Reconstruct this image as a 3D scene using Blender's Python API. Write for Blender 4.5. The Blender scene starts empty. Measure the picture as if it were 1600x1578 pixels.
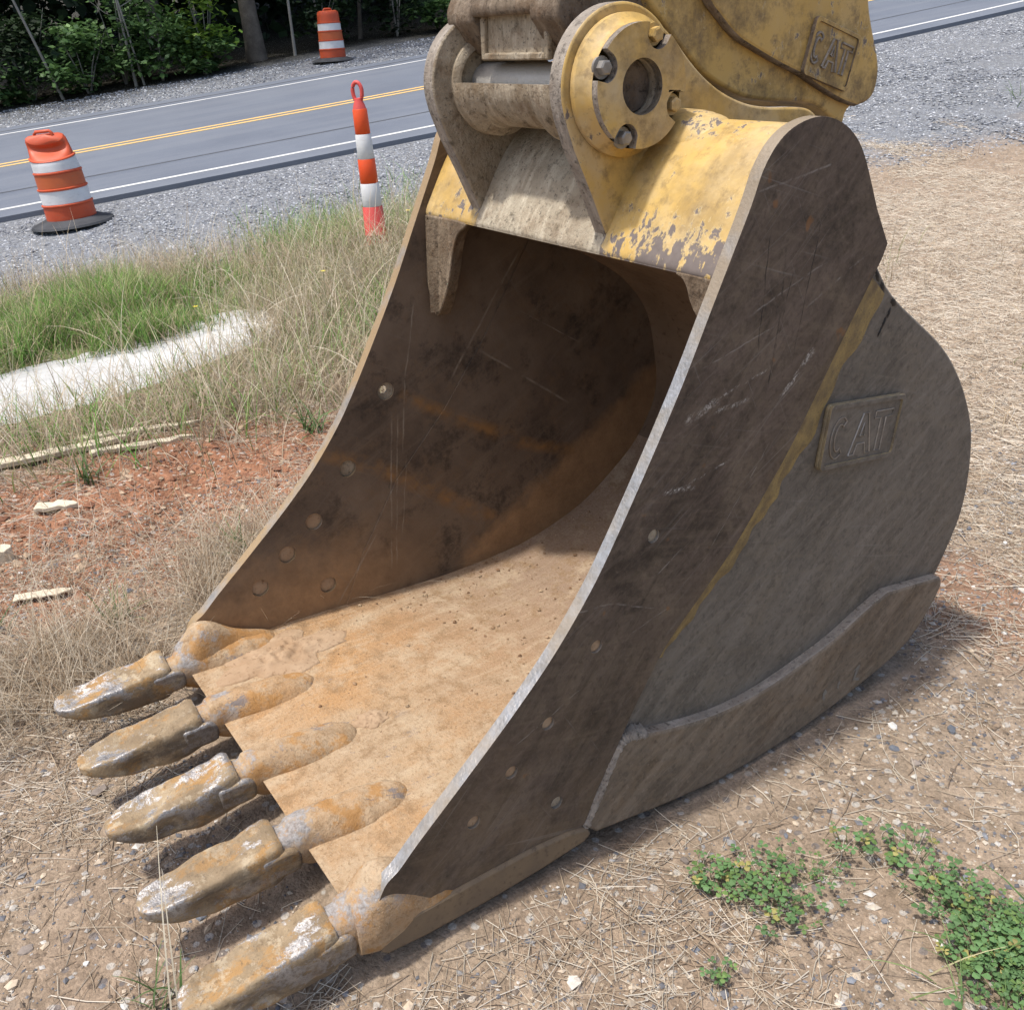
import bpy, bmesh, math, random
import numpy as np
from mathutils import Matrix, Vector
from mathutils.geometry import tessellate_polygon

random.seed(7)
RNG = np.random.default_rng(11)
S = bpy.context.scene
COL = S.collection

# ------------------------------------------------------------------ camera
cam_d = bpy.data.cameras.new('camera')
cam = bpy.data.objects.new('camera', cam_d)
COL.objects.link(cam)
cam_d.sensor_fit = 'HORIZONTAL'
cam_d.sensor_width = 36.0
cam_d.lens = 36.0 * 1500.0 / 1600.0
cam_d.clip_start = 0.05
cam_d.clip_end = 2000.0
FWD = Vector((-0.74943056, 0.49433307, -0.44044144)).normalized()
UPV = Vector((-0.34174033, 0.28095288, 0.89681605)).normalized()
RGT = FWD.cross(UPV).normalized()
UPV = RGT.cross(FWD).normalized()
CAM = Vector((1.29650949, -1.01523133, 1.65926539))
m = Matrix.Identity(4)
for r in range(3):
    m[r][0] = RGT[r]; m[r][1] = UPV[r]; m[r][2] = -FWD[r]; m[r][3] = CAM[r]
cam.matrix_world = m
S.camera = cam

# ------------------------------------------------------------------ world, sun, exposure
SUN = Vector((-0.06, -0.33, 0.94)).normalized()      # towards the sun
elev = math.asin(SUN.z)
wd = bpy.data.worlds.new('World'); S.world = wd; wd.use_nodes = True
wn = wd.node_tree
sky = wn.nodes.new('ShaderNodeTexSky'); sky.sky_type = 'NISHITA'; sky.sun_disc = False
sky.sun_elevation = elev
sky.sun_rotation = math.atan2(SUN.x, SUN.y)
sky.air_density = 1.0; sky.dust_density = 3.5; sky.ozone_density = 1.0
bg = wn.nodes['Background']; bg.inputs[1].default_value = 0.15
wn.links.new(sky.outputs[0], bg.inputs[0])
sun_d = bpy.data.lights.new('sun', 'SUN'); sun_d.energy = 2.9; sun_d.angle = math.radians(3.0)
sun_d.color = (1.0, 0.965, 0.91)
sun = bpy.data.objects.new('sun', sun_d); COL.objects.link(sun)
sun.rotation_euler = SUN.to_track_quat('Z', 'Y').to_euler()
sun.location = (-6, -12, 27)
S.view_settings.view_transform = 'Standard'; S.view_settings.look = 'None'
S.view_settings.exposure = 0.57; S.view_settings.gamma = 1.0
S.view_settings.use_curve_mapping = False
S.cycles.max_bounces = 6; S.cycles.diffuse_bounces = 4

# ------------------------------------------------------------------ noise
def _h(ix, iy, seed):
    h = (ix.astype(np.int64) * 374761393 + iy.astype(np.int64) * 668265263 + seed * 974634541) & 0xffffffff
    h = ((h ^ (h >> 13)) * 1274126177) & 0xffffffff
    h = h ^ (h >> 16)
    return (h & 0xffffff) / float(0xffffff)
def vnoise(x, y, seed=0):
    x = np.asarray(x, float); y = np.asarray(y, float)
    ix = np.floor(x); iy = np.floor(y); fx = x - ix; fy = y - iy
    fx = fx * fx * (3 - 2 * fx); fy = fy * fy * (3 - 2 * fy)
    a = _h(ix, iy, seed); b = _h(ix + 1, iy, seed); c = _h(ix, iy + 1, seed); d = _h(ix + 1, iy + 1, seed)
    return (a * (1 - fx) + b * fx) * (1 - fy) + (c * (1 - fx) + d * fx) * fy
def fbm(x, y, seed=0, oct=4):
    s = 0; amp = 0.5; f = 1.0; tot = 0
    for i in range(oct):
        s = s + amp * vnoise(x * f, y * f, seed + i * 17); tot += amp; amp *= 0.5; f *= 2.03
    return s / tot
def smooth(a, b, t):
    t = np.clip((t - a) / (b - a), 0, 1); return t * t * (3 - 2 * t)

# ------------------------------------------------------------------ node helper
class NT:
    def __init__(s, name):
        s.mat = bpy.data.materials.new(name); s.mat.use_nodes = True
        s.t = s.mat.node_tree; s.b = s.t.nodes['Principled BSDF']
    def n(s, ty, **kw):
        nd = s.t.nodes.new(ty)
        for k, v in kw.items(): setattr(nd, k, v)
        return nd
    def put(s, sock, v):
        if hasattr(v, 'node'): s.t.links.new(v, sock)
        elif isinstance(v, (tuple, list)) and len(v) == 3 and sock.type == 'RGBA': sock.default_value = (*v, 1)
        else: sock.default_value = v
    def obj(s): return s.n('ShaderNodeTexCoord').outputs['Object']
    def mp(s, v, loc=(0,0,0), rot=(0,0,0), sc=(1,1,1)):
        nd = s.n('ShaderNodeMapping'); s.put(nd.inputs[0], v)
        nd.inputs[1].default_value = loc; nd.inputs[2].default_value = rot; nd.inputs[3].default_value = sc
        return nd.outputs[0]
    def noise(s, v, sc=5, det=4, ro=0.55, dist=0.0, out=0):
        nd = s.n('ShaderNodeTexNoise'); s.put(nd.inputs['Vector'], v)
        nd.inputs['Scale'].default_value = sc; nd.inputs['Detail'].default_value = det
        nd.inputs['Roughness'].default_value = ro; nd.inputs['Distortion'].default_value = dist
        return nd.outputs[out]
    def vor(s, v, sc=5, feat='F1', out=0, rnd=1.0):
        nd = s.n('ShaderNodeTexVoronoi', feature=feat); s.put(nd.inputs['Vector'], v)
        nd.inputs['Scale'].default_value = sc; nd.inputs['Randomness'].default_value = rnd
        return nd.outputs[out]
    def mr(s, v, a, b, c=0.0, d=1.0, st=False):
        nd = s.n('ShaderNodeMapRange'); nd.clamp = True
        if st: nd.interpolation_type = 'SMOOTHSTEP'
        s.put(nd.inputs[0], v)
        for i, q in enumerate((a, b, c, d)): nd.inputs[1 + i].default_value = q
        return nd.outputs[0]
    def m(s, op, a, b=0.0, c=None):
        nd = s.n('ShaderNodeMath', operation=op); s.put(nd.inputs[0], a); s.put(nd.inputs[1], b)
        if c is not None: s.put(nd.inputs[2], c)
        return nd.outputs[0]
    def mix(s, f, a, b):
        nd = s.n('ShaderNodeMix', data_type='RGBA'); s.put(nd.inputs[0], f); s.put(nd.inputs[6], a); s.put(nd.inputs[7], b)
        return nd.outputs[2]
    def mul(s, a, b):
        nd = s.n('ShaderNodeMix', data_type='RGBA', blend_type='MULTIPLY'); nd.inputs[0].default_value = 1.0
        s.put(nd.inputs[6], a); s.put(nd.inputs[7], b); return nd.outputs[2]
    def attr(s, name):
        nd = s.n('ShaderNodeAttribute'); nd.attribute_name = name; return nd.outputs
    def sep(s, v):
        nd = s.n('ShaderNodeSeparateXYZ'); s.put(nd.inputs[0], v); return nd.outputs
    def seg(s, yz, p, q, w, soft=0.6):
        """mask of a streak from p to q in the plane of a side plate (y, z)"""
        y, z = yz
        dx, dz = q[0] - p[0], q[1] - p[1]; L = math.hypot(dx, dz); ux, uz = dx / L, dz / L
        a = s.m('SUBTRACT', y, p[0]); b = s.m('SUBTRACT', z, p[1])
        al = s.m('MULTIPLY_ADD', a, ux, s.m('MULTIPLY', b, uz))
        pe = s.m('ABSOLUTE', s.m('MULTIPLY_ADD', a, -uz, s.m('MULTIPLY', b, ux)))
        m1 = s.mr(pe, w * (1 - soft), w, 1, 0)
        m2 = s.mr(s.m('ABSOLUTE', s.m('SUBTRACT', al, L / 2)), L / 2 * 0.75, L / 2, 1, 0)
        return s.m('MULTIPLY', m1, m2)
    def bump(s, h, st=0.3, d=0.01):
        nd = s.n('ShaderNodeBump'); nd.inputs['Strength'].default_value = st; nd.inputs['Distance'].default_value = d
        s.put(nd.inputs['Height'], h); s.put(s.b.inputs['Normal'], nd.outputs[0])
    def fin(s, col=None, rough=0.7, metal=0.0, spec=0.35):
        if col is not None: s.put(s.b.inputs['Base Color'], col)
        s.put(s.b.inputs['Roughness'], rough); s.put(s.b.inputs['Metallic'], metal)
        s.b.inputs['Specular IOR Level'].default_value = spec
        return s.mat

def rotx(a): return (a, 0, 0)
def scratches(n, v, ang, sx=3, sz=90, th=0.66, seed=0.0):
    q = n.mp(v, loc=(seed, seed * 1.7, seed * 0.3), rot=rotx(math.radians(ang)))
    q = n.mp(q, sc=(1, sx, sz))
    return n.mr(n.noise(q, 1.0, 2, 0.5), th, th + 0.10)

def mat_plate(name, ca, cb, grime, streak=0.5, marks=True, rough=0.62):
    n = NT(name); v = n.obj()
    big = n.noise(v, 1.9, 5, 0.6); mid = n.noise(v, 8, 8, 0.72); fine = n.noise(v, 60, 5, 0.65); blot = n.noise(n.mp(v, loc=(4, 2, 7)), 4.5, 7, 0.7, 0.6)
    dk = tuple(c * 0.30 for c in ca); lt = tuple(c * 2.1 + 0.012 for c in ca)
    col = n.mix(n.mr(big, 0.32, 0.66), ca, cb)
    col = n.mix(n.mr(mid, 0.47, 0.70, 0, 0.75), col, grime)
    col = n.mix(n.mr(blot, 0.50, 0.62, 0, 0.65 if marks else 0.32), col, dk)
    for ang, sx, sz, k, c_ in ((-38, 1.6, 14, 0.5, lt), (-20, 2.2, 34, 0.45, lt), (-52, 1.5, 24, 0.5 if marks else 0.3, dk), (15, 2.6, 30, 0.35, grime)):
        stk = n.noise(n.mp(n.mp(v, loc=(ang, 0, sx), rot=rotx(math.radians(ang))), sc=(1, sx, sz)), 1.4, 6, 0.68)
        col = n.mix(n.mr(stk, 0.50, 0.70, 0, k), col, c_)
    col = n.mix(n.mr(fine, 0.50, 0.74, 0, 0.55), col, dk)
    col = n.mix(n.mr(n.noise(n.mp(v, loc=(9, 9, 9)), 95, 3, 0.6), 0.58, 0.75, 0, 0.4), col, lt)
    msk = n.mr(n.noise(v, 3.3, 3, 0.6), 0.40, 0.60)
    tot = None
    for a, sd, sx, sz, th in ((18, 1.3, 2.2, 120, 0.66), (-35, 4.1, 1.8, 95, 0.65), (62, 7.7, 5, 150, 0.69), (-28, 9.9, 1.5, 150, 0.65), (-44, 6.3, 2, 170, 0.65)):
        q = scratches(n, v, a, sx, sz, th, sd)
        tot = q if tot is None else n.m('MAXIMUM', tot, q)
    tot = n.m('MULTIPLY', n.m('MULTIPLY', tot, msk), streak)
    col = n.mix(tot, col, (0.24, 0.218, 0.195))
    if marks:
        y, z = n.sep(v)[1], n.sep(v)[2]; yz = (n.m('ADD', y, n.m('MULTIPLY', n.m('SUBTRACT', n.noise(v, 9, 3, 0.6), 0.5), 0.02)), n.m('ADD', z, n.m('MULTIPLY', n.m('SUBTRACT', n.noise(n.mp(v, loc=(5, 5, 5)), 9, 3, 0.6), 0.5), 0.02)))
        brk = n.mr(n.noise(n.mp(n.mp(v, rot=rotx(math.radians(-30))), sc=(1, 14, 70)), 1.0, 5, 0.75), 0.44, 0.60)
        w = None
        for p, q, wd_ in (((.262, .950), (.36, .972), .013), ((.30, .945), (.45, .955), .006), ((.35, .975), (.50, 1.01), .004), ((.534, .931), (.645, 1.025), .009), ((.55, .95), (.64, 1.03), .004), ((.206, .807), (.30, .796), .007), ((.24, .80), (.40, .83), .003)):
            q_ = n.seg(yz, p, q, wd_, 0.95); w = q_ if w is None else n.m('MAXIMUM', w, q_)
        gr_ = n.mr(n.noise(v, 130, 5, 0.75), 0.44, 0.56)
        col = n.mix(n.m('MULTIPLY', n.m('MULTIPLY', w, brk), n.m('MULTIPLY', gr_, 0.95)), col, (0.52, 0.49, 0.44))
        w = None
        for p, q, wd_ in (((.421, 1.373), (.655, 1.401), .0026), ((-.035, .614), (.082, .592), .0026), ((.082, .592), (.20, .54), .0026), ((.60, 1.12), (.78, 1.2), .003), ((.42, 1.13), (.66, 1.21), .0026), ((.12, .50), (.26, .53), .002), ((.20, .62), (.27, .66), .002), ((.30, 1.05), (.52, 1.10), .002), ((.35, .62), (.52, .84), .0018), ((-.2, .35), (.0, .42), .002)):
            q_ = n.seg(yz, p, q, wd_); w = q_ if w is None else n.m('MAXIMUM', w, q_)
        col = n.mix(n.m('MULTIPLY', n.m('MULTIPLY', w, n.mr(n.noise(v, 30, 4, 0.7), 0.42, 0.6)), 0.5), col, (0.30, 0.27, 0.24))
        k = None
        for p, q, wd_ in (((.522, 1.257), (.522, 1.15), .004), ((.522, 1.15), (.498, .96), .003), ((.56, 1.24), (.50, 1.0), .002), ((.47, 1.3), (.46, 1.05), .002), ((.62, 1.3), (.57, 1.0), .002)):
            q_ = n.seg(yz, p, q, wd_); k = q_ if k is None else n.m('MAXIMUM', k, q_)
        col = n.mix(n.m('MULTIPLY', n.m('MULTIPLY', k, n.mr(n.noise(v, 22, 4, 0.7), 0.40, 0.58)), 0.75), col, (0.012, 0.011, 0.011))
        low = n.m('MULTIPLY', n.mr(z, 0.55, 0.02), n.mr(n.noise(v, 6, 6, 0.7), 0.40, 0.66))
        col = n.mix(n.m('MULTIPLY', low, 0.75), col, (0.165, 0.112, 0.066))
        yb = n.m('MULTIPLY', n.mr(n.m('SUBTRACT', n.m('MULTIPLY', z, 0.74), n.m('MULTIPLY', y, 0.97)), 0.10, -0.10), n.mr(n.noise(n.mp(v, loc=(2, 2, 2)), 5, 5, 0.65), 0.48, 0.64))
        col = n.mix(n.m('MULTIPLY', yb, 0.7), col, (0.20, 0.132, 0.060))
        col = n.mix(n.m('MULTIPLY', n.mr(n.noise(v, 16, 2, 0.5), 0.70, 0.75), 0.6), col, (0.22, 0.10, 0.035))
    n.bump(n.m('ADD', n.m('MULTIPLY', mid, 0.9), n.m('ADD', n.m('MULTIPLY', fine, 0.45), n.m('MULTIPLY', tot, -0.5))), 0.5, 0.004)
    return n.fin(col, n.mr(mid, 0.3, 0.8, rough - 0.10, rough + 0.18), 0.0, 0.22)

def mat_edge(name, dirt=(0.30, 0.22, 0.12), amt=0.45):
    n = NT(name); v = n.obj()
    a = n.noise(v, 26, 6, 0.7); b = n.noise(v, 6, 4, 0.6); c = n.noise(v, 140, 2, 0.5)
    col = n.mix(n.mr(a, 0.35, 0.7), (0.27, 0.255, 0.235), (0.50, 0.48, 0.455))
    zt = n.sep(v)[2]; d = n.mr(n.m('ADD', b, n.mr(zt, 1.0, 1.3, 0.0, 0.22)), 0.5 - 0.2 * amt, 0.78 - 0.25 * amt, 0, 0.9)
    col = n.mix(d, col, dirt)
    col = n.mix(n.mr(c, 0.60, 0.76, 0, 0.22), col, (0.12, 0.10, 0.08))
    n.bump(n.m('ADD', a, c), 0.5, 0.003)
    return n.fin(col, n.mr(a, 0.3, 0.7, 0.5, 0.34), n.m('MULTIPLY', n.m('SUBTRACT', 1.0, d), 0.75), 0.5)

def mat_yellow(name, chip=0.60, dust=0.25, grime=0.3, lowz=None):
    n = NT(name); v = n.obj()
    b = n.noise(v, 3.5, 4, 0.6); f = n.noise(v, 60, 4, 0.6)
    col = n.mix(n.mr(b, 0.3, 0.7), (0.46, 0.285, 0.072), (0.53, 0.355, 0.115))
    col = n.mix(n.m('MULTIPLY', n.mr(n.noise(v, 8, 5, 0.65), 0.42, 0.7), dust), col, (0.44, 0.38, 0.28))
    col = n.mix(n.m('MULTIPLY', n.mr(n.noise(v, 5, 8, 0.74), 0.47, 0.64), grime), col, (0.115, 0.075, 0.033))
    col = n.mix(n.m('MULTIPLY', n.mr(n.noise(n.mp(v, loc=(6, 6, 6)), 24, 6, 0.72), 0.52, 0.66), 0.35 + 0.5 * grime), col, (0.17, 0.115, 0.055))
    c1 = n.noise(n.mp(v, sc=(1, 0.9, 0.6)), 46, 6, 0.66, 0.3); cm = n.noise(v, 4.2, 3, 0.6)
    k = n.m('ADD', c1, n.mr(cm, 0.38, 0.68, -0.12, 0.12))
    if lowz is not None:
        z = n.sep(v)[2]; k = n.m('ADD', k, n.mr(z, lowz[0], lowz[1], 0.14, 0.0))
    chips = n.mr(k, chip, chip + 0.06)
    rim = n.mr(k, chip - 0.03, chip)
    col = n.mix(n.m('MULTIPLY', rim, 0.4), col, (0.60, 0.47, 0.24))
    col = n.mix(chips, col, n.mix(f, (0.10, 0.080, 0.070), (0.19, 0.155, 0.135)))
    n.bump(n.m('SUBTRACT', n.m('MULTIPLY', f, 0.25), n.m('MULTIPLY', chips, 0.6)), 0.4, 0.003)
    return n.fin(col, n.mr(b, 0.3, 0.7, 0.42, 0.62), 0.0, 0.4)

def mat_dust(name, a=(0.34, 0.29, 0.215), b=(0.22, 0.165, 0.105), rust=0.5):
    n = NT(name); v = n.obj()
    x = n.noise(v, 6, 9, 0.74); y = n.noise(v, 38, 7, 0.72); w = n.noise(n.mp(v, sc=(5, 1.2, 1.2)), 5, 7, 0.72); pit = n.noise(n.mp(v, loc=(3, 3, 3)), 110, 3, 0.6)
    col = n.mix(n.mr(x, 0.38, 0.62), a, b)
    col = n.mix(n.mr(w, 0.48, 0.66, 0, 0.7), col, tuple(min(.6, c * 1.38 + .03) for c in a))
    col = n.mix(n.m('MULTIPLY', n.mr(n.noise(n.mp(v, loc=(8, 1, 1)), 11, 8, 0.74), 0.52, 0.64), rust), col, (0.13, 0.075, 0.038))
    col = n.mix(n.mr(y, 0.54, 0.68, 0, 0.8), col, tuple(c * .30 for c in b))
    col = n.mix(n.mr(pit, 0.60, 0.70, 0, 0.7), col, (0.05, 0.038, 0.03))
    n.bump(n.m('ADD', n.m('MULTIPLY', x, 0.9), n.m('ADD', n.m('MULTIPLY', y, 0.7), n.m('MULTIPLY', pit, -0.35))), 0.8, 0.008)
    return n.fin(col, 0.88, 0.0, 0.2)

def mat_tooth(name, silver=0.56):
    n = NT(name); v = n.obj(); geo = n.n('ShaderNodeNewGeometry')
    a = n.noise(v, 9, 9, 0.70); b = n.noise(v, 85, 6, 0.70); gr = n.noise(n.mp(v, loc=(5, 5, 5)), 230, 3, 0.65)
    c = n.noise(n.mp(v, loc=(3, 1, 2), sc=(1.5, .7, 1.5)), 9, 8, 0.70); d = n.noise(n.mp(v, loc=(7, 3, 1), sc=(1.4, .8, 1.4)), 10, 8, 0.70)
    dk = n.noise(n.mp(v, loc=(9, 2, 3), sc=(1.6, .6, 1.6)), 9, 9, 0.74)
    nz = n.sep(geo.outputs['Normal'])[2]; pt = geo.outputs['Pointiness']
    col = n.mix(n.mr(a, 0.40, 0.60), (0.215, 0.150, 0.082), (0.325, 0.240, 0.142))
    col = n.mix(n.mr(d, 0.52, 0.58, 0, 0.85), col, (0.335, 0.185, 0.062))
    col = n.mix(n.mr(n.noise(n.mp(v, loc=(2, 6, 2)), 20, 8, 0.72), 0.53, 0.60, 0, 0.7), col, (0.43, 0.35, 0.235))
    col = n.mix(n.m('MULTIPLY', n.mr(dk, 0.44, 0.56), n.mr(nz, 0.6, 0.1, 0.30, 0.80)), col, (0.105, 0.080, 0.056))  # brown patches deepened on side faces, painting in their shading
    k = n.m('ADD', c, n.m('ADD', n.m('MULTIPLY', n.m('SUBTRACT', b, 0.5), 0.22), n.m('ADD', n.m('MULTIPLY', n.m('SUBTRACT', gr, 0.5), 0.16), n.mr(pt, 0.50, 0.56, 0.0, 0.12))))
    sil = n.m('MULTIPLY', n.mr(k, silver, silver + 0.05), n.mr(nz, -0.3, 0.35))
    scol = n.mix(n.mr(b, 0.38, 0.64), (0.16, 0.148, 0.142), (0.44, 0.43, 0.42))
    col = n.mix(n.m('MULTIPLY', sil, 0.9), col, scol)
    col = n.mix(n.mr(b, 0.56, 0.66, 0, 0.65), col, (0.115, 0.076, 0.042))
    col = n.mix(n.mr(gr, 0.60, 0.72, 0, 0.5), col, (0.08, 0.056, 0.036))
    n.bump(n.m('ADD', n.m('MULTIPLY', a, 0.7), n.m('ADD', n.m('MULTIPLY', b, 0.7), n.m('MULTIPLY', gr, 0.4))), 0.6, 0.005)
    return n.fin(col, n.mix(sil, (0.78,) * 3, (0.36,) * 3), n.m('MULTIPLY', sil, 0.55), 0.4)

def mat_floor(adapter=False):
    n = NT('clay_coated_adapter' if adapter else 'clay_coated_floor'); v = n.obj(); y = n.sep(v)[1]
    wv = n.n('ShaderNodeVectorMath', operation='ADD'); n.put(wv.inputs[0], v)
    dz = n.n('ShaderNodeVectorMath', operation='SCALE'); n.put(dz.inputs[0], n.noise(v, 2.2, 3, 0.6, 0, 1)); dz.inputs[3].default_value = 0.16; n.put(wv.inputs[1], dz.outputs[0])
    st = n.noise(n.mp(n.mp(wv.outputs[0], rot=(0, 0, math.radians(-5))), sc=(13, 0.8, 4)), 1.8, 9, 0.76)
    a = n.noise(v, 2.6, 7, 0.68); b = n.noise(v, 120, 4, 0.7); c = n.noise(v, 18, 8, 0.74); g = n.noise(n.mp(v, loc=(4, 4, 4)), 300, 2, 0.6)
    col = n.mix(n.mr(a, 0.40, 0.60), (0.375, 0.268, 0.165), (0.385, 0.225, 0.105))
    col = n.mix(n.mr(y, -0.15, 0.55), col, (0.275, 0.192, 0.132))
    col = n.mix(n.m('MULTIPLY', n.mr(st, 0.48, 0.66), n.mr(y, 0.75, 0.2, 0.15, 0.5)), col, (0.50, 0.40, 0.275))
    col = n.mix(n.mr(n.noise(n.mp(wv.outputs[0], loc=(3, 0, 0), sc=(9, 1.0, 3)), 1.8, 8, 0.76), 0.54, 0.70, 0, 0.35), col, (0.20, 0.125, 0.068))
    col = n.mix(n.mr(c, 0.49, 0.62, 0, 0.7), col, (0.235, 0.148, 0.078))
    col = n.mix(n.mr(n.noise(n.mp(v, loc=(1, 8, 3)), 7, 8, 0.74), 0.51, 0.62, 0, 0.6), col, (0.44, 0.345, 0.235))
    col = n.mix(n.mr(b, 0.52, 0.70, 0, 0.6), col, (0.165, 0.10, 0.05))
    col = n.mix(n.mr(g, 0.60, 0.72, 0, 0.6), col, (0.48, 0.39, 0.28))
    f = n.m('MULTIPLY', n.mr(n.m('ADD', n.noise(n.mp(v, loc=(2, 5, 0), sc=(3.2, 0.9, 2)), 5, 7, 0.7), n.m('MULTIPLY', n.m('SUBTRACT', b, .5), .15)), 0.60, 0.64), n.mr(y, -0.12, -0.28))
    col = n.mix(n.m('MULTIPLY', f, .85), col, (0.17, 0.155, 0.155))
    if adapter:
        nz = n.sep(n.n('ShaderNodeNewGeometry').outputs['Normal'])[2]
        kk = n.m('ADD', n.noise(n.mp(v, loc=(3, 1, 2)), 12, 7, 0.68), n.m('ADD', n.mr(y, -0.56, -0.38, 0.07, -0.22), n.m('MULTIPLY', n.m('SUBTRACT', b, 0.5), 0.16)))
        sil = n.m('MULTIPLY', n.mr(kk, 0.52, 0.60), n.mr(nz, 0.0, 0.5))
        col = n.mix(n.mr(n.noise(n.mp(v, loc=(7, 3, 1)), 12, 7, 0.68), 0.52, 0.60, 0, 0.75), col, (0.36, 0.185, 0.06))
        col = n.mix(n.m('MULTIPLY', sil, 0.9), col, n.mix(n.mr(b, 0.35, 0.66), (0.19, 0.175, 0.165), (0.36, 0.35, 0.34)))
    n.bump(n.m('ADD', n.m('MULTIPLY', st, 0.6), n.m('ADD', n.m('MULTIPLY', b, 0.55), n.m('ADD', n.m('MULTIPLY', g, 0.25), n.m('MULTIPLY', c, 0.8)))), 0.7, 0.008)
    return n.fin(col, 0.92, 0.0, 0.12)

def mat_inner():
    n = NT('stained_inner_wall'); v = n.obj(); s_ = n.sep(v); y, z = s_[1], s_[2]; yz = (y, z)
    a = n.noise(v, 3, 6, 0.65); b = n.noise(v, 14, 6, 0.7); f = n.noise(v, 80, 3, 0.6)
    col = n.mix(n.mr(a, 0.35, 0.66), (0.088, 0.062, 0.043), (0.180, 0.130, 0.090))
    col = n.mix(n.mr(b, 0.50, 0.66, 0, 0.7), col, (0.155, 0.102, 0.062))
    col = n.mix(n.mr(n.noise(n.mp(v, loc=(6, 2, 9)), 7, 8, 0.74), 0.52, 0.64, 0, 0.75), col, (0.036, 0.027, 0.021))
    col = n.mix(n.mr(n.noise(n.mp(n.mp(v, rot=rotx(math.radians(-25))), sc=(1, 2, 20)), 1.5, 7, 0.72), 0.50, 0.66, 0, 0.45), col, (0.18, 0.135, 0.095))
    ed = n.noise(v, 10, 5, 0.7)
    # soil held along the floor and up the curve
    k = n.m('ADD', n.m('MULTIPLY', n.m('SUBTRACT', y, 0.40), 0.60), n.m('MULTIPLY', n.m('SUBTRACT', ed, 0.5), 0.14))
    low = n.mr(n.m('SUBTRACT', z, k), 0.09, 0.03)
    low2 = n.mr(n.m('ADD', z, n.m('MULTIPLY', n.m('SUBTRACT', ed, 0.5), 0.3)), 0.36, 0.14)
    low = n.m('MULTIPLY', low, n.mr(y, 0.30, 0.42)); low2 = n.m('MULTIPLY', low2, n.mr(y, 0.35, -0.05))
    soil = n.mix(n.mr(b, 0.35, 0.7), (0.35, 0.215, 0.110), (0.22, 0.13, 0.066))
    col = n.mix(n.m('MULTIPLY', n.m('MAXIMUM', low, low2), 0.95), col, soil)
    brk = n.mr(n.noise(n.mp(v, sc=(1, 14, 14)), 1, 4, 0.7), 0.35, 0.62)
    rust = None
    for p, q, w in (((.22, .70), (.42, .575), .030), ((.40, .585), (.66, .43), .034), ((.62, .44), (.90, .33), .03), ((-.05, .585), (.16, .47), .034), ((.14, .475), (.34, .34), .036), ((.32, .345), (.56, .16), .036)):
        g = n.seg(yz, p, q, w, 0.9); rust = g if rust is None else n.m('MAXIMUM', rust, g)
    col = n.mix(n.m('MULTIPLY', n.m('MULTIPLY', rust, brk), 0.9), col, (0.26, 0.135, 0.048))
    dr = None
    yw = n.m('ADD', y, n.m('MULTIPLY', n.m('SUBTRACT', n.noise(n.mp(v, sc=(0, 0, 9)), 1, 3, 0.6), 0.5), 0.02)); yz2 = (yw, z)
    for p, q, w in (((.20, .66), (.136, .11), .0035), ((.221, .66), (.156, .12), .003), ((.31, .97), (.253, .74), .003), ((.253, .745), (.221, .50), .0035), ((.235, .5), (.185, .2), .002), ((.69, 1.06), (.40, .69), .005), ((.677, .872), (.919, .719), .0025), ((.514, .78), (.874, .513), .005), ((.107, .272), (-.065, .055), .004)):
        g = n.seg(yz2, p, q, w, 0.7); dr = g if dr is None else n.m('MAXIMUM', dr, g)
    col = n.mix(n.m('MULTIPLY', n.m('MULTIPLY', dr, brk), 0.7), col, (0.30, 0.25, 0.19))
    sc = None
    for a_, sd in ((28, 2.2), (-40, 5.5), (58, 8.8)):
        g = scratches(n, v, a_, 3, 120, 0.67, sd); sc = g if sc is None else n.m('MAXIMUM', sc, g)
    col = n.mix(n.m('MULTIPLY', sc, 0.22), col, (0.2, 0.17, 0.14))
    n.bump(n.m('ADD', n.m('MULTIPLY', b, 0.7), n.m('MULTIPLY', f, 0.4)), 0.4, 0.005)
    return n.fin(col, 0.68, 0.0, 0.35)

def mat_simple(name, c1, c2, sc=8, rough=0.7, metal=0.0, bump=0.2, spec=0.35, c3=None):
    n = NT(name); v = n.obj(); a = n.noise(v, sc, 5, 0.6); f = n.noise(v, sc * 9, 3, 0.6)
    col = n.mix(n.mr(a, 0.33, 0.68), c1, c2)
    if c3 is not None: col = n.mix(n.mr(f, 0.56, 0.74, 0, 0.8), col, c3)
    n.bump(n.m('ADD', a, n.m('MULTIPLY', f, 0.4)), bump, 0.006)
    return n.fin(col, rough, metal, spec)

def mat_vcol(name, rough=0.75, spec=0.2, trans=0.0, nsc=None):
    n = NT(name); c = n.attr('tint')[0]
    if nsc:
        v = n.obj(); a = n.noise(v, nsc, 4, 0.65); c = n.mul(c, n.mix(n.mr(a, 0.3, 0.7), (0.72,) * 3, (1.2,) * 3))
    n.fin(c, rough, 0.0, spec)
    if trans > 0:
        tr = n.n('ShaderNodeBsdfTranslucent'); n.put(tr.inputs[0], c)
        mx = n.n('ShaderNodeMixShader'); mx.inputs[0].default_value = trans
        n.t.links.new(n.b.outputs[0], mx.inputs[1]); n.t.links.new(tr.outputs[0], mx.inputs[2])
        n.t.links.new(mx.outputs[0], n.t.nodes['Material Output'].inputs[0])
    return n.mat

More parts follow.
